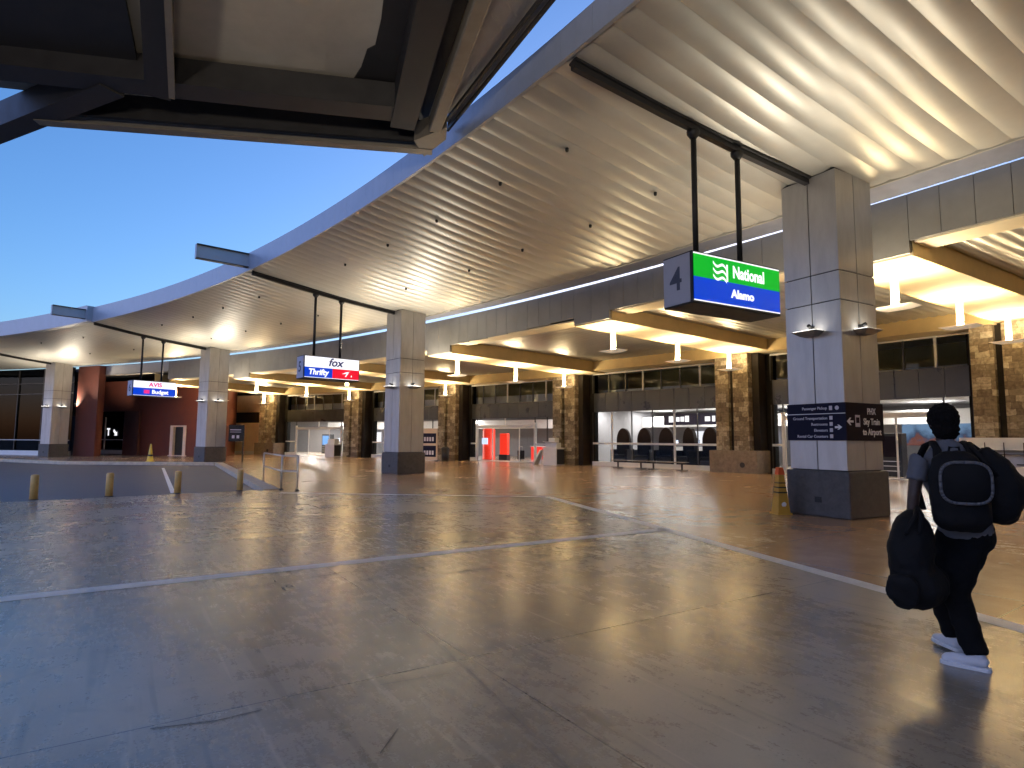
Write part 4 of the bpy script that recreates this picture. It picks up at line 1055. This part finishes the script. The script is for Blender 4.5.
for x0,x1 in ((-2.3,-1.95),(-1.75,-1.5),(-1.42,-1.15),(-1.08,-.8),(.35,.7),(.85,1.05),(1.2,1.45),(1.52,1.8),(1.88,2.1)): mb.box(x0,x1,-.14,-.125,.18+random.uniform(0,.05),.5+random.uniform(0,.1))
mb.build('lettering', M['lit_white'], t)
mb = MB()
for xx in (-2,2): mb.tube((xx,-.06,.75),(xx,-.06,1.09),.03)
mb.build('hanger_rod', M['black'], t)
for i, (b_, lab) in enumerate(((.90, 'white check-in counter behind the chairs, left part'), (.76, 'white check-in counter behind the chairs, right part'), (1.28, 'white check-in counter seen through the central entrance'), (2.47, 'white counter seen through the far left entrance'))):
    t = empty('service_counter', arc(22, b_), arc_rot(b_)); tag(t, lab, 'counter', 'white counters inside the terminal')
    mb = MB(); mb.box(-1.5,1.5,-.4,.4,0,1.1); mb.build('body', M['kiosk_white'], t)
    mb = MB(); mb.box(-1.55,1.55,-.45,.45,1.102,1.15); mb.build('counter_top', M['white_frame'], t)
    for s in (-.8, .8):
        mb = MB(); mb.box(s-.3,s+.3,-.05,.0,1.25,1.65); mb.box(s-.03,s+.03,-.04,0,1.15,1.25); m1 = mb.build('monitor', M['black'], t)
        mb = MB(); mb.box(s-.28,s+.28,-.058,-.052,1.28,1.62); mb.build('screen', M['screen'], m1)
    mb = MB(); mb.box(-1.5,1.5,3.7,3.8,1.2,2.3); mb.build('back_board', M['lit_white'] if i in (0,1,3) else M['in_white'], t)
def queue_post():
    t = empty('queue_post', (0,0,0))
    mb = MB(); mb.lathe([(.17,0),(.17,.02),(.03,.05),(.03,.98),(.04,1.0)], n=14); mb.build('post', M['black'], t)
    mb = MB(); mb.box(-.045,.045,-.045,.045,.90,.99); mb.build('belt_head', M['dark_frame'], t); return t
qp = queue_post()
for i, (ro_, b_, lab) in enumerate(((18.2, 1.30, 'queue post inside the central entrance, right of the red counter'), (18.2, 1.255, 'second queue post inside the central entrance, right of the red counter'), (18.4, 2.36, 'queue post inside the far left entrance, nearer its right jamb'), (18.4, 2.42, 'queue post inside the far left entrance, nearer its left jamb'), (18.6, .985, 'queue post behind glass at the left end of the black chairs'))):
    o = qp if i == 0 else copy_tree(qp); o.location = arc(ro_, b_); tag(o, lab, 'queue post', 'queue posts inside the terminal')
for i, (ro_, b_, lab, m1) in enumerate(((19.0, 1.225, 'dark brochure rack inside the central entrance at its right jamb', 'navy'), (17.2, .285, 'dark brochure rack behind glass just right of the nearest column', 'plum'), (20.5, 2.52, 'dark drinks machine inside the far left entrance', 'navy'))):
    t = empty('brochure_rack' if i < 2 else 'drinks_machine', arc(ro_, b_), arc_rot(b_)); tag(t, lab, 'rack' if i < 2 else 'vending machine')
    mb = MB(); mb.box(-.55,.55,-.3,.3,0,2.0); mb.build('cabinet', M['black'], t, bevel=.02)
    mb = MB(); mb.box(-.45,.45,-.32,-.305,.9,1.85); mb.build('front_panel', M['blue_mural'] if i == 2 else M[m1], t)
    mb = MB()
    for j in range(3): mb.box(-.45,.45,-.34,-.322,.25+.22*j,.28+.22*j)
    mb.build('shelf', M['galv'], t)
t = empty('lamp_column', arc(16.6, .44), 0); tag(t, 'white glowing column lamp behind glass left of the nearest column', 'lamp')
mb = MB(); mb.lathe([(.14,2.1),(.2,2.3),(.2,3.0),(.12,3.1)], n=18); mb.build('lamp_shade', M['lamp_white'], t)
mb = MB(); mb.lathe([(.4,1.98),(.4,2.04)], n=18); mb.lathe([(.06,0),(.06,2.1)], n=12); mb.lathe([(.3,0),(.3,.05)], n=16); mb.build('pole', M['white_frame'], t)
for i, (b_, lab) in enumerate(((.385, 'small white cafe chair inside glass, left of the nearest column'), (.365, 'small white cafe chair inside glass, tight against the nearest column'))):
    t = empty('cafe_chair', arc(16.2, b_), .6*i); tag(t, lab, 'chair')
    mb = MB(); mb.box(-.22,.22,-.22,.22,.44,.48); mb.build('seat', M['white_frame'], t)
    mb = MB(); mb.box(-.22,.22,.2,.23,.62,.95); mb.build('backrest', M['white_frame'], t)
    for sx in (-1,1):
        for sy in (-1,1):
            mb = MB(); mb.tube((sx*.2,sy*.2,0),(sx*.2,sy*.2,.95 if sy>0 else .44),.016,8); mb.build('leg', M['black'], t)
t = empty('wall_mural', arc(25.9, .17, 1.4), arc_rot(.17)); tag(t, 'long blue lit landscape mural on the wall behind the person', 'mural')
mb = MB(); mb.box(-5.5,5.5,-.06,0,0,1.9); mb.build('board', M['mural'], t)
mb = MB(); mb.box(-5.6,5.6,-.08,0,1.905,1.98); mb.build('frame', M['white_frame'], t)
t = empty('red_sofa', arc(20, .20), arc_rot(.2)); tag(t, 'dark red seating block behind glass beside the person', 'sofa')
mb = MB(); mb.box(-1.4,1.4,-.4,.4,.1,.5); mb.build('seat', M['red_wall'], t, bevel=.04)
mb = MB(); mb.box(-1.4,1.4,.25,.45,.5,1.1); mb.build('backrest', M['red_wall'], t, bevel=.04)
for s in (-1,1):
    mb = MB(); mb.box(s*1.3-.05,s*1.3+.05,-.35,.4,0,.1); mb.build('leg', M['black'], t)

# ------------------------------------------------------------------ the walking person
def loft_shell(mb, pts, n=16):                # pts: (point, rx, ry); a closed tapering tube along the points
    P = [Vector(p_[0]) for p_ in pts]; b = len(mb.v)
    for i, (c, rx, ry) in enumerate(pts):
        d = (P[min(i+1, len(P)-1)] - P[max(i-1, 0)]).normalized()
        ref = Vector((1,0,0)) if abs(d.x) < .8 else Vector((0,0,1))
        xx = (ref - d*ref.dot(d)).normalized(); yy = d.cross(xx)
        for k in range(n):
            a_ = 2*PI*k/n; mb.v.append(P[i] + xx*rx*math.cos(a_) + yy*ry*math.sin(a_))
    for i in range(len(pts)-1):
        for k in range(n):
            k2 = (k+1) % n; mb.f.append((b+i*n+k, b+i*n+k2, b+(i+1)*n+k2, b+(i+1)*n+k)); mb.mi.append(0)
    mb.f.append(tuple(b+k for k in reversed(range(n)))); mb.mi.append(0)
    mb.f.append(tuple(b+(len(pts)-1)*n+k for k in range(n))); mb.mi.append(0)
def ball(mb, c, r, n=16):
    c = Vector(c); m_ = n//2; pts = []
    for i in range(m_+1):
        a_ = -PI/2 + PI*(i if 0 < i < m_ else (.08 if i == 0 else m_-.08))/m_
        pts.append((c + Vector((0,0,r[2]*math.sin(a_))), r[0]*math.cos(a_), r[1]*math.cos(a_)))
    loft_shell(mb, pts, n)
def fuse(name, mb, mat, parent, voxel=.014, smooth=4, wrinkle=0.0, wscale=.09):   # fuse the shells into one continuous skin
    me = bpy.data.meshes.new(name); me.from_pydata([tuple(v) for v in mb.v], [], mb.f); me.update()
    bm = bmesh.new(); bm.from_mesh(me); bmesh.ops.recalc_face_normals(bm, faces=bm.faces); bm.to_mesh(me); bm.free()
    ob = bpy.data.objects.new(name, me); col.objects.link(ob)
    md = ob.modifiers.new('r', 'REMESH'); md.mode = 'VOXEL'; md.voxel_size = voxel; md.use_smooth_shade = True
    if smooth: sm = ob.modifiers.new('s', 'SMOOTH'); sm.iterations = smooth; sm.factor = .5
    if wrinkle:
        tx = bpy.data.textures.new(name + '_folds', 'CLOUDS'); tx.noise_scale = wscale; tx.noise_depth = 2
        dp = ob.modifiers.new('d', 'DISPLACE'); dp.texture = tx; dp.strength = wrinkle; dp.mid_level = .5
    dg = bpy.context.evaluated_depsgraph_get(); dg.update()
    nm = bpy.data.meshes.new_from_object(ob.evaluated_get(dg))
    bpy.data.objects.remove(ob); bpy.data.meshes.remove(me)
    nm.materials.clear(); nm.materials.append(mat)
    for p_ in nm.polygons: p_.use_smooth = True; p_.material_index = 0
    o2 = bpy.data.objects.new(name, nm); col.objects.link(o2)
    if parent is not None: o2.parent = parent
    return o2

PX, PY = 3.40, 4.58
HEAD = math.radians(-10)
per = empty('person', (PX, PY, 0), HEAD)
tag(per, 'person in grey tee and black trousers walking away with backpack and bags', 'person')
def loc(X, Y_, z): return Matrix.Rotation(-HEAD, 3, 'Z') @ Vector((X-PX, Y_-PY, z))
W = lambda X, Y_, z: loc(X, Y_, z)
hd = W(3.335, 4.64, 1.752)
ankR, toeR = W(3.33, 4.43, .10), W(3.215, 4.54, .045)
ankL, toeL = W(3.435, 4.80, .135), W(3.435, 4.96, .065)
shL, elL, wrL = W(3.115, 4.60, 1.47), W(3.045, 4.58, 1.20), W(3.03, 4.60, .99)
shR, elR, wrR = W(3.545, 4.56, 1.465), W(3.655, 4.50, 1.22), W(3.62, 4.70, 1.14)
legR = [(W(3.465,4.56,.94),.105,.115),(W(3.40,4.57,.75),.092,.10),(W(3.315,4.58,.50),.070,.076),(W(3.322,4.50,.28),.058,.064),(ankR,.044,.05)]
legL = [(W(3.355,4.60,.94),.105,.115),(W(3.345,4.68,.75),.092,.10),(W(3.35,4.77,.50),.068,.074),(W(3.385,4.79,.30),.055,.06),(ankL,.042,.048)]
tors = [(W(3.43,4.58,.88),.155,.115),(W(3.42,4.58,.97),.165,.12),(W(3.405,4.585,1.08),.150,.108),(W(3.385,4.59,1.20),.162,.112),(W(3.36,4.595,1.33),.185,.12),(W(3.345,4.60,1.43),.19,.108),(W(3.335,4.605,1.50),.15,.088),(W(3.33,4.61,1.555),.085,.07)]
mb = MB()
loft_shell(mb, tors); loft_shell(mb, [(W(3.33,4.605,1.48),.066,.068),(W(3.328,4.62,1.60),.056,.060),(hd + Vector((0,-.02,-.05)),.058,.064)])
ball(mb, hd, (.076,.096,.118)); ball(mb, hd + Vector((0,.03,-.065)), (.056,.066,.058))
ball(mb, hd + Vector((0,.10,-.02)), (.014,.018,.024), 10)
for s_ in (-1,1): ball(mb, hd + Vector((s_*.080,-.008,-.012)), (.013,.022,.034), 10)
loft_shell(mb, legR); loft_shell(mb, legL)
for (sh, el, wr, s_) in ((shL, elL, wrL, -1), (shR, elR, wrR, 1)):
    loft_shell(mb, [(sh,.060,.062),((sh*.55+el*.45),.050,.052),(el,.041,.043),(el*.55+wr*.45,.040,.040),(wr,.028,.032)])
    dv = (wr - el).normalized()
    palm = wr + dv*.05
    loft_shell(mb, [(wr,.028,.03),(palm,.026,.042),(palm+dv*.045,.022,.04)])
    side = dv.cross(Vector((1,0,0))).normalized() if s_ < 0 else Vector((0,0,1))
    curl = Vector((.9,0,0)) if s_ < 0 else Vector((-.5,.2,-.7))
    for off, ln in ((-.033,.074),(-.011,.084),(.011,.079),(.032,.060)):
        a_ = palm + dv*.04 + side*off; b_ = a_ + (dv*.8 + curl*.3).normalized()*ln*.5; c_ = b_ + (dv*.1 + curl).normalized()*ln*.45; e_ = c_ + (curl*.6 - dv*.7).normalized()*ln*.25
        loft_shell(mb, [(a_,.0105,.0105),(b_,.0098,.0098),(c_,.009,.009),(e_,.0075,.0075)], 8)
    a_ = palm - side*.03; b_ = a_ + (dv*.5 + curl*.6 - side*.6).normalized()*.04; c_ = b_ + (dv*.6 + curl*.7).normalized()*.03
    loft_shell(mb, [(a_,.013,.013),(b_,.012,.012),(c_,.009,.009)], 8)
fuse('body', mb, M['skin'], per, .0085, 2)
for s_ in (-1, 1):
    mb = MB(); ball(mb, hd + Vector((s_*.031,.085,.005)), (.013,.010,.010), 10); mb.build('eye', M['white_paint'], per)
mb = MB(); ball(mb, hd + Vector((0,.088,-.068)), (.024,.008,.007), 10); mb.build('mouth', M['red_dark'], per)
mb = MB(); ball(mb, hd + Vector((0,-.012,.026)), (.104,.116,.122)); ball(mb, hd + Vector((0,-.042,-.055)), (.090,.076,.092))
hair = fuse('hair', mb, M['hair'], per, .0085, 1, .024, .018)
mb = MB()
loft_shell(mb, [(W(3.425,4.58,.90),.180,.135),(W(3.42,4.58,.97),.182,.137),(W(3.405,4.585,1.08),.176,.130),(W(3.385,4.59,1.20),.185,.132),(W(3.36,4.595,1.33),.208,.14),(W(3.345,4.60,1.43),.208,.126),(W(3.335,4.605,1.505),.155,.10),(W(3.33,4.612,1.575),.098,.085),(W(3.33,4.618,1.615),.070,.072)])
for (sh, el) in ((shL, elL), (shR, elR)):
    loft_shell(mb, [(sh + (Vector(tors[5][0])-sh)*.35,.085,.085),(sh + Vector((0,0,.0)),.072,.074),(sh*.62+el*.38,.066,.068),(sh*.42+el*.58,.068,.070)])
fuse('shirt', mb, M['tee'], per, .013, 4, .020, .07)
mb = MB()
loft_shell(mb, [(W(3.428,4.58,1.0),.172,.128),(W(3.43,4.58,.92),.182,.135),(W(3.43,4.58,.82),.165,.125)])
for leg, fat in ((legR, 1), (legL, 1)):
    loft_shell(mb, [(leg[0][0] + Vector((0,0,-.02)),.118,.125),(leg[1][0],.110,.115),(leg[2][0],.092,.095),(leg[3][0],.082,.086),(leg[4][0] + Vector((0,-.005,.0)),.072,.078)])
fuse('trousers', mb, M['trousers'], per, .013, 4, .024, .08)
def shoe(ank, toe):
    a_, b_ = Vector(ank), Vector(toe); d_ = b_ - a_; d_.z = 0; d_.normalize(); z0 = b_.z - .045; KS = .90
    heel = a_ - d_*.06; tip = a_ + d_*.225
    Q = lambda u, z: Vector((a_.x + d_.x*u*KS, a_.y + d_.y*u*KS, z0 + z*1.08))
    mb = MB()
    loft_shell(mb, [(Q(-.075,.05),.020,.026),(Q(-.06,.055),.038,.042),(Q(0,.06),.041,.048),(Q(.08,.052),.045,.042),(Q(.15,.042),.048,.032),(Q(.20,.036),.040,.026),(Q(.228,.032),.018,.016)])
    loft_shell(mb, [(Q(-.012,.06),.040,.048),(Q(-.012,.115),.042,.05)])
    s_ = fuse('shoe', mb, M['shoe'], per, .009, 2)
    n_ = Vector((-d_.y, d_.x, 0)); mb = MB(); prof = ((-.092,.022),(-.075,.038),(0,.043),(.10,.049),(.165,.050),(.215,.040),(.24,.020))
    pts = [a_ + d_*u*KS - n_*w for u, w in prof] + [a_ + d_*u*KS + n_*w for u, w in reversed(prof)]
    mb.prism([(p_.x, p_.y) for p_ in pts], z0, z0+.03); mb.build('sole', M['sole'], s_, bevel=.006)
shoe(ankR, toeR); shoe(ankL, toeL)
# backpack
bo_ = Vector((3.225, 4.375, 1.035)); TW = math.radians(-27)
bp_ = empty('backpack', bo_, TW); bp_.scale = (.92, .95, .98); tag(bp_, 'black backpack with a grey-edged pocket worn on the person\'s back', 'backpack')
mb = MB(); loft_shell(mb, [((.02,0,-.06),.13,.07),((.02,-.01,.0),.19,.115),((.01,-.01,.18),.20,.125),((0,0,.36),.185,.11),((0,.01,.46),.15,.085),((0,.02,.51),.07,.05)], 20)
fuse('main_compartment', mb, M['nylon'], bp_, .014, 5, .02, .09)
mb = MB(); n = 32
def sq(a_, rx, rz): c_, s_ = math.cos(a_), math.sin(a_); return Vector((math.copysign(abs(c_)**.6, c_)*rx, 0, math.copysign(abs(s_)**.6, s_)*rz))
for (y_, k_) in ((-.08,1.0),(-.15,.97),(-.175,.86)): mb.v += [sq(2*PI*k/n, .165*k_, .150*k_) + Vector((.03, y_, .29)) for k in range(n)]
for i in range(2):
    for k in range(n): mb.f.append((i*n+k, i*n+(k+1)%n, (i+1)*n+(k+1)%n, (i+1)*n+k)); mb.mi.append(0)
mb.f.append(tuple(2*n+k for k in range(n))); mb.mi.append(0)
pk = mb.build('pocket', M['nylon'], bp_, smooth=True)
mb = MB(); ring = [sq(2*PI*k/n, .158, .144) + Vector((.03, -.158, .29)) for k in range(n)]
for k in range(n): mb.tube(ring[k], ring[(k+1)%n], .0125, 8)
mb.build('piping', M['mesh_pocket'], pk, smooth=True)
for P_ in (((3.135,4.45,1.40),(3.165,4.475,1.475),(3.195,4.515,1.545),(3.215,4.59,1.60),(3.215,4.67,1.575),(3.20,4.74,1.46),(3.17,4.74,1.28),(3.13,4.62,1.10)),
           ((3.36,4.40,1.42),(3.41,4.455,1.49),(3.435,4.51,1.55),(3.445,4.585,1.60),(3.45,4.66,1.575),(3.47,4.72,1.46),(3.50,4.71,1.28),(3.52,4.58,1.10))):
    mb = MB(); loft_shell(mb, [(p_, .032, .014) for p_ in P_], 10); mb.build('strap', M['nylon'], bp_, world=True, smooth=True)
mb = MB(); loft_shell(mb, [((-.04,.03,.48),.010,.010),((-.03,.03,.54),.010,.010),((.03,.03,.54),.010,.010),((.04,.03,.48),.010,.010)], 8); mb.build('grab_handle', M['nylon'], bp_, smooth=True)
# duffel bag in the left hand
du = empty('duffel_bag', (3.03, 4.46, .39), HEAD + .15); tag(du, 'bulky black duffel bag carried low in the person\'s left hand', 'bag')
mb = MB(); loft_shell(mb, [((-.225,-.13,.16),.06,.07),((-.205,-.11,.165),.125,.135),((-.09,-.03,.18),.165,.16),((.06,.05,.185),.165,.165),((.165,.13,.20),.125,.13),((.19,.15,.205),.06,.07)], 18); 
loft_shell(mb, [((-.06,.02,.26),.13,.14),((-.045,.03,.40),.155,.14),((-.02,.05,.53),.145,.13),((.0,.07,.64),.11,.10),((.01,.08,.71),.04,.05)], 18)
fuse('body', mb, M['nylon'], du, .016, 6, .035, .12)
for s_ in (-1,1):
    mb = MB(); loft_shell(mb, [((-.10+s_*.05,-.09,.56),.016,.010),((-.03+s_*.02,-.05,.68),.016,.010),((.035,.06,.735),.016,.010),((.10+s_*.02,.14,.66),.016,.010),((.10+s_*.05,.16,.52),.016,.010)], 8); mb.build('handle', M['nylon'], du, smooth=True)
# shoulder bag over the right arm
sb = empty('shoulder_bag', (3.585, 4.45, 1.02), HEAD - .2); tag(sb, 'black shoulder bag hanging over the person\'s right arm', 'bag')
mb = MB(); loft_shell(mb, [((-.02,0,.0),.08,.09),((-.01,0,.06),.13,.14),((.03,0,.20),.15,.155),((.04,0,.30),.14,.14),((-.01,.02,.42),.11,.12),((-.08,.03,.52),.06,.07)], 16)
fuse('body', mb, M['nylon'], sb, .015, 5, .03, .10)
mb = MB(); loft_shell(mb, [((.03,.12,.34),.018,.012),((-.05,.13,.52),.018,.012),((-.13,.05,.575),.018,.012),((-.12,-.08,.50),.018,.012),((-.02,-.11,.34),.018,.012)], 8); mb.build('strap', M['nylon'], sb, smooth=True)

for o_, d_ in ((per, .035), (bp_, .035), (du, .075), (sb, .06)): o_.location.x -= d_

# ------------------------------------------------------------------ light
def lamp(kind, name, loc_, energy, color, **k):
    l = bpy.data.lights.new(name, kind); l.energy = energy; l.color = color
    for a_, v_ in k.items(): setattr(l, a_, v_)
    o2 = bpy.data.objects.new(name, l); o2.location = loc_; col.objects.link(o2); return o2
WARM = (1.0, 0.78, 0.45); CANW = (1.0, 0.88, 0.70); NEUT = (1.0, 0.93, 0.84)
P_UP, P_PEND, P_IN = 185, 37, 34
for (p_, rz_, k, face) in UP:
    q_ = p_ + Matrix.Rotation(rz_, 3, 'Z') @ Vector((0, -.36, .13))
    o2 = lamp('SPOT', 'uplight_lamp', q_, P_UP*(.26 if k < 0 else .50 if k == 0 else 1.0), CANW, spot_size=math.radians(112), spot_blend=1.0, shadow_soft_size=.10)
    o2.rotation_euler = (PI + math.radians(38), 0, rz_)      # aims up, tipped a little away from the face
for (x_, y_) in ((-3.6, -2.6), (1.0, -3.4)):  # added uplights on the unseen posts, brightening near roof and foreground
    o2 = lamp('SPOT', 'uplight_lamp', (x_, y_, 4.1), 430, CANW, spot_size=math.radians(150), spot_blend=1.0, shadow_soft_size=.35); o2.rotation_euler = (PI - math.radians(25), 0, 0)
for (p_, rz_, kw_) in PEND:
    o2 = lamp('AREA', 'pendant_lamp', p_ + Vector((0,0,-.89)), P_PEND*kw_, WARM, shape='RECTANGLE', size=.92, size_y=.52)
    o2.rotation_euler = (PI, 0, rz_)
for b_ in (-.25, .05, .3, .6, .8, 1.0, 1.15, 1.35, 1.8, 2.2, 2.45, 2.7):
    for ro in (17.5, 22):
        if ro < 20 or True:
            lamp('AREA', 'interior_lamp', arc(ro, b_, 3.66), P_IN*(2.4 if b_ > 1.7 else 1), NEUT, shape='RECTANGLE', size=2.0, size_y=.5)

w = bpy.data.worlds.new('World'); scene.world = w; w.use_nodes = True
nt = w.node_tree; bg = nt.nodes['Background']
sky = nt.nodes.new('ShaderNodeTexSky'); sky.sky_type = 'NISHITA'; sky.sun_disc = False
SUN_EL, SUN_AZ = math.radians(4), math.radians(20)           # low sun beyond the terminal
sky.sun_elevation = SUN_EL; sky.sun_rotation = SUN_AZ; sky.air_density = 1.0; sky.dust_density = 1.2; sky.ozone_density = 4.0
# the anti-twilight side of the sky (behind the viewer) goes lavender
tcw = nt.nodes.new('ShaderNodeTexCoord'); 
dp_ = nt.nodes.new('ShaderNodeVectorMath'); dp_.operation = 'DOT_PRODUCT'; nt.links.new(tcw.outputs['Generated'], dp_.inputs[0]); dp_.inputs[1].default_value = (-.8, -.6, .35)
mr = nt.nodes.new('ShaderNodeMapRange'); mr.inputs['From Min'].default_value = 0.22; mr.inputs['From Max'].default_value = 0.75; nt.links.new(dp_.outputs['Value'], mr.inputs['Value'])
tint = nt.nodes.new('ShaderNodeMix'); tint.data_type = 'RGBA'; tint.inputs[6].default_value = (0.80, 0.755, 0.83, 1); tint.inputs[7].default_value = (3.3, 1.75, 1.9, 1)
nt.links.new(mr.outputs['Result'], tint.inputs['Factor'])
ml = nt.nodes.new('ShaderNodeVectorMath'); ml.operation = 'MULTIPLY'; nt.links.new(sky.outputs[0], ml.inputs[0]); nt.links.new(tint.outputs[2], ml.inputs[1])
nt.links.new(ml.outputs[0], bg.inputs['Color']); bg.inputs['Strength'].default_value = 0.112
sun = lamp('SUN', 'sun', (0, 0, 60), 0.02, (1, .85, .7), angle=math.radians(12))
sun.rotation_euler = (PI/2 - SUN_EL, 0, PI - SUN_AZ)

# ------------------------------------------------------------------ camera and render settings
cam = bpy.data.cameras.new('camera'); co = bpy.data.objects.new('camera', cam); col.objects.link(co)
cam.sensor_width = 36; cam.sensor_fit = 'HORIZONTAL'; cam.lens = F/1024*36; cam.clip_start = .05; cam.clip_end = 2000
co.location = (0, 0, EYE)
co.matrix_world = Matrix.Translation((0,0,EYE)) @ Matrix.Rotation(PI/2 + PITCH, 4, 'X') @ Matrix.Rotation(-ROLL*-1, 4, 'Z')
scene.camera = co
scene.render.engine = 'CYCLES'
scene.view_settings.view_transform = 'Standard'; scene.view_settings.look = 'None'; scene.view_settings.exposure = 2.5; scene.view_settings.gamma = 1
cy = scene.cycles
cy.use_denoising = True
try: cy.denoiser = 'OPENIMAGEDENOISE'
except Exception: pass
cy.max_bounces = 8; cy.diffuse_bounces = 3; cy.glossy_bounces = 3; cy.transparent_max_bounces = 12; cy.sample_clamp_indirect = 4; cy.sample_clamp_direct = 0
cy.caustics_reflective = False; cy.caustics_refractive = False
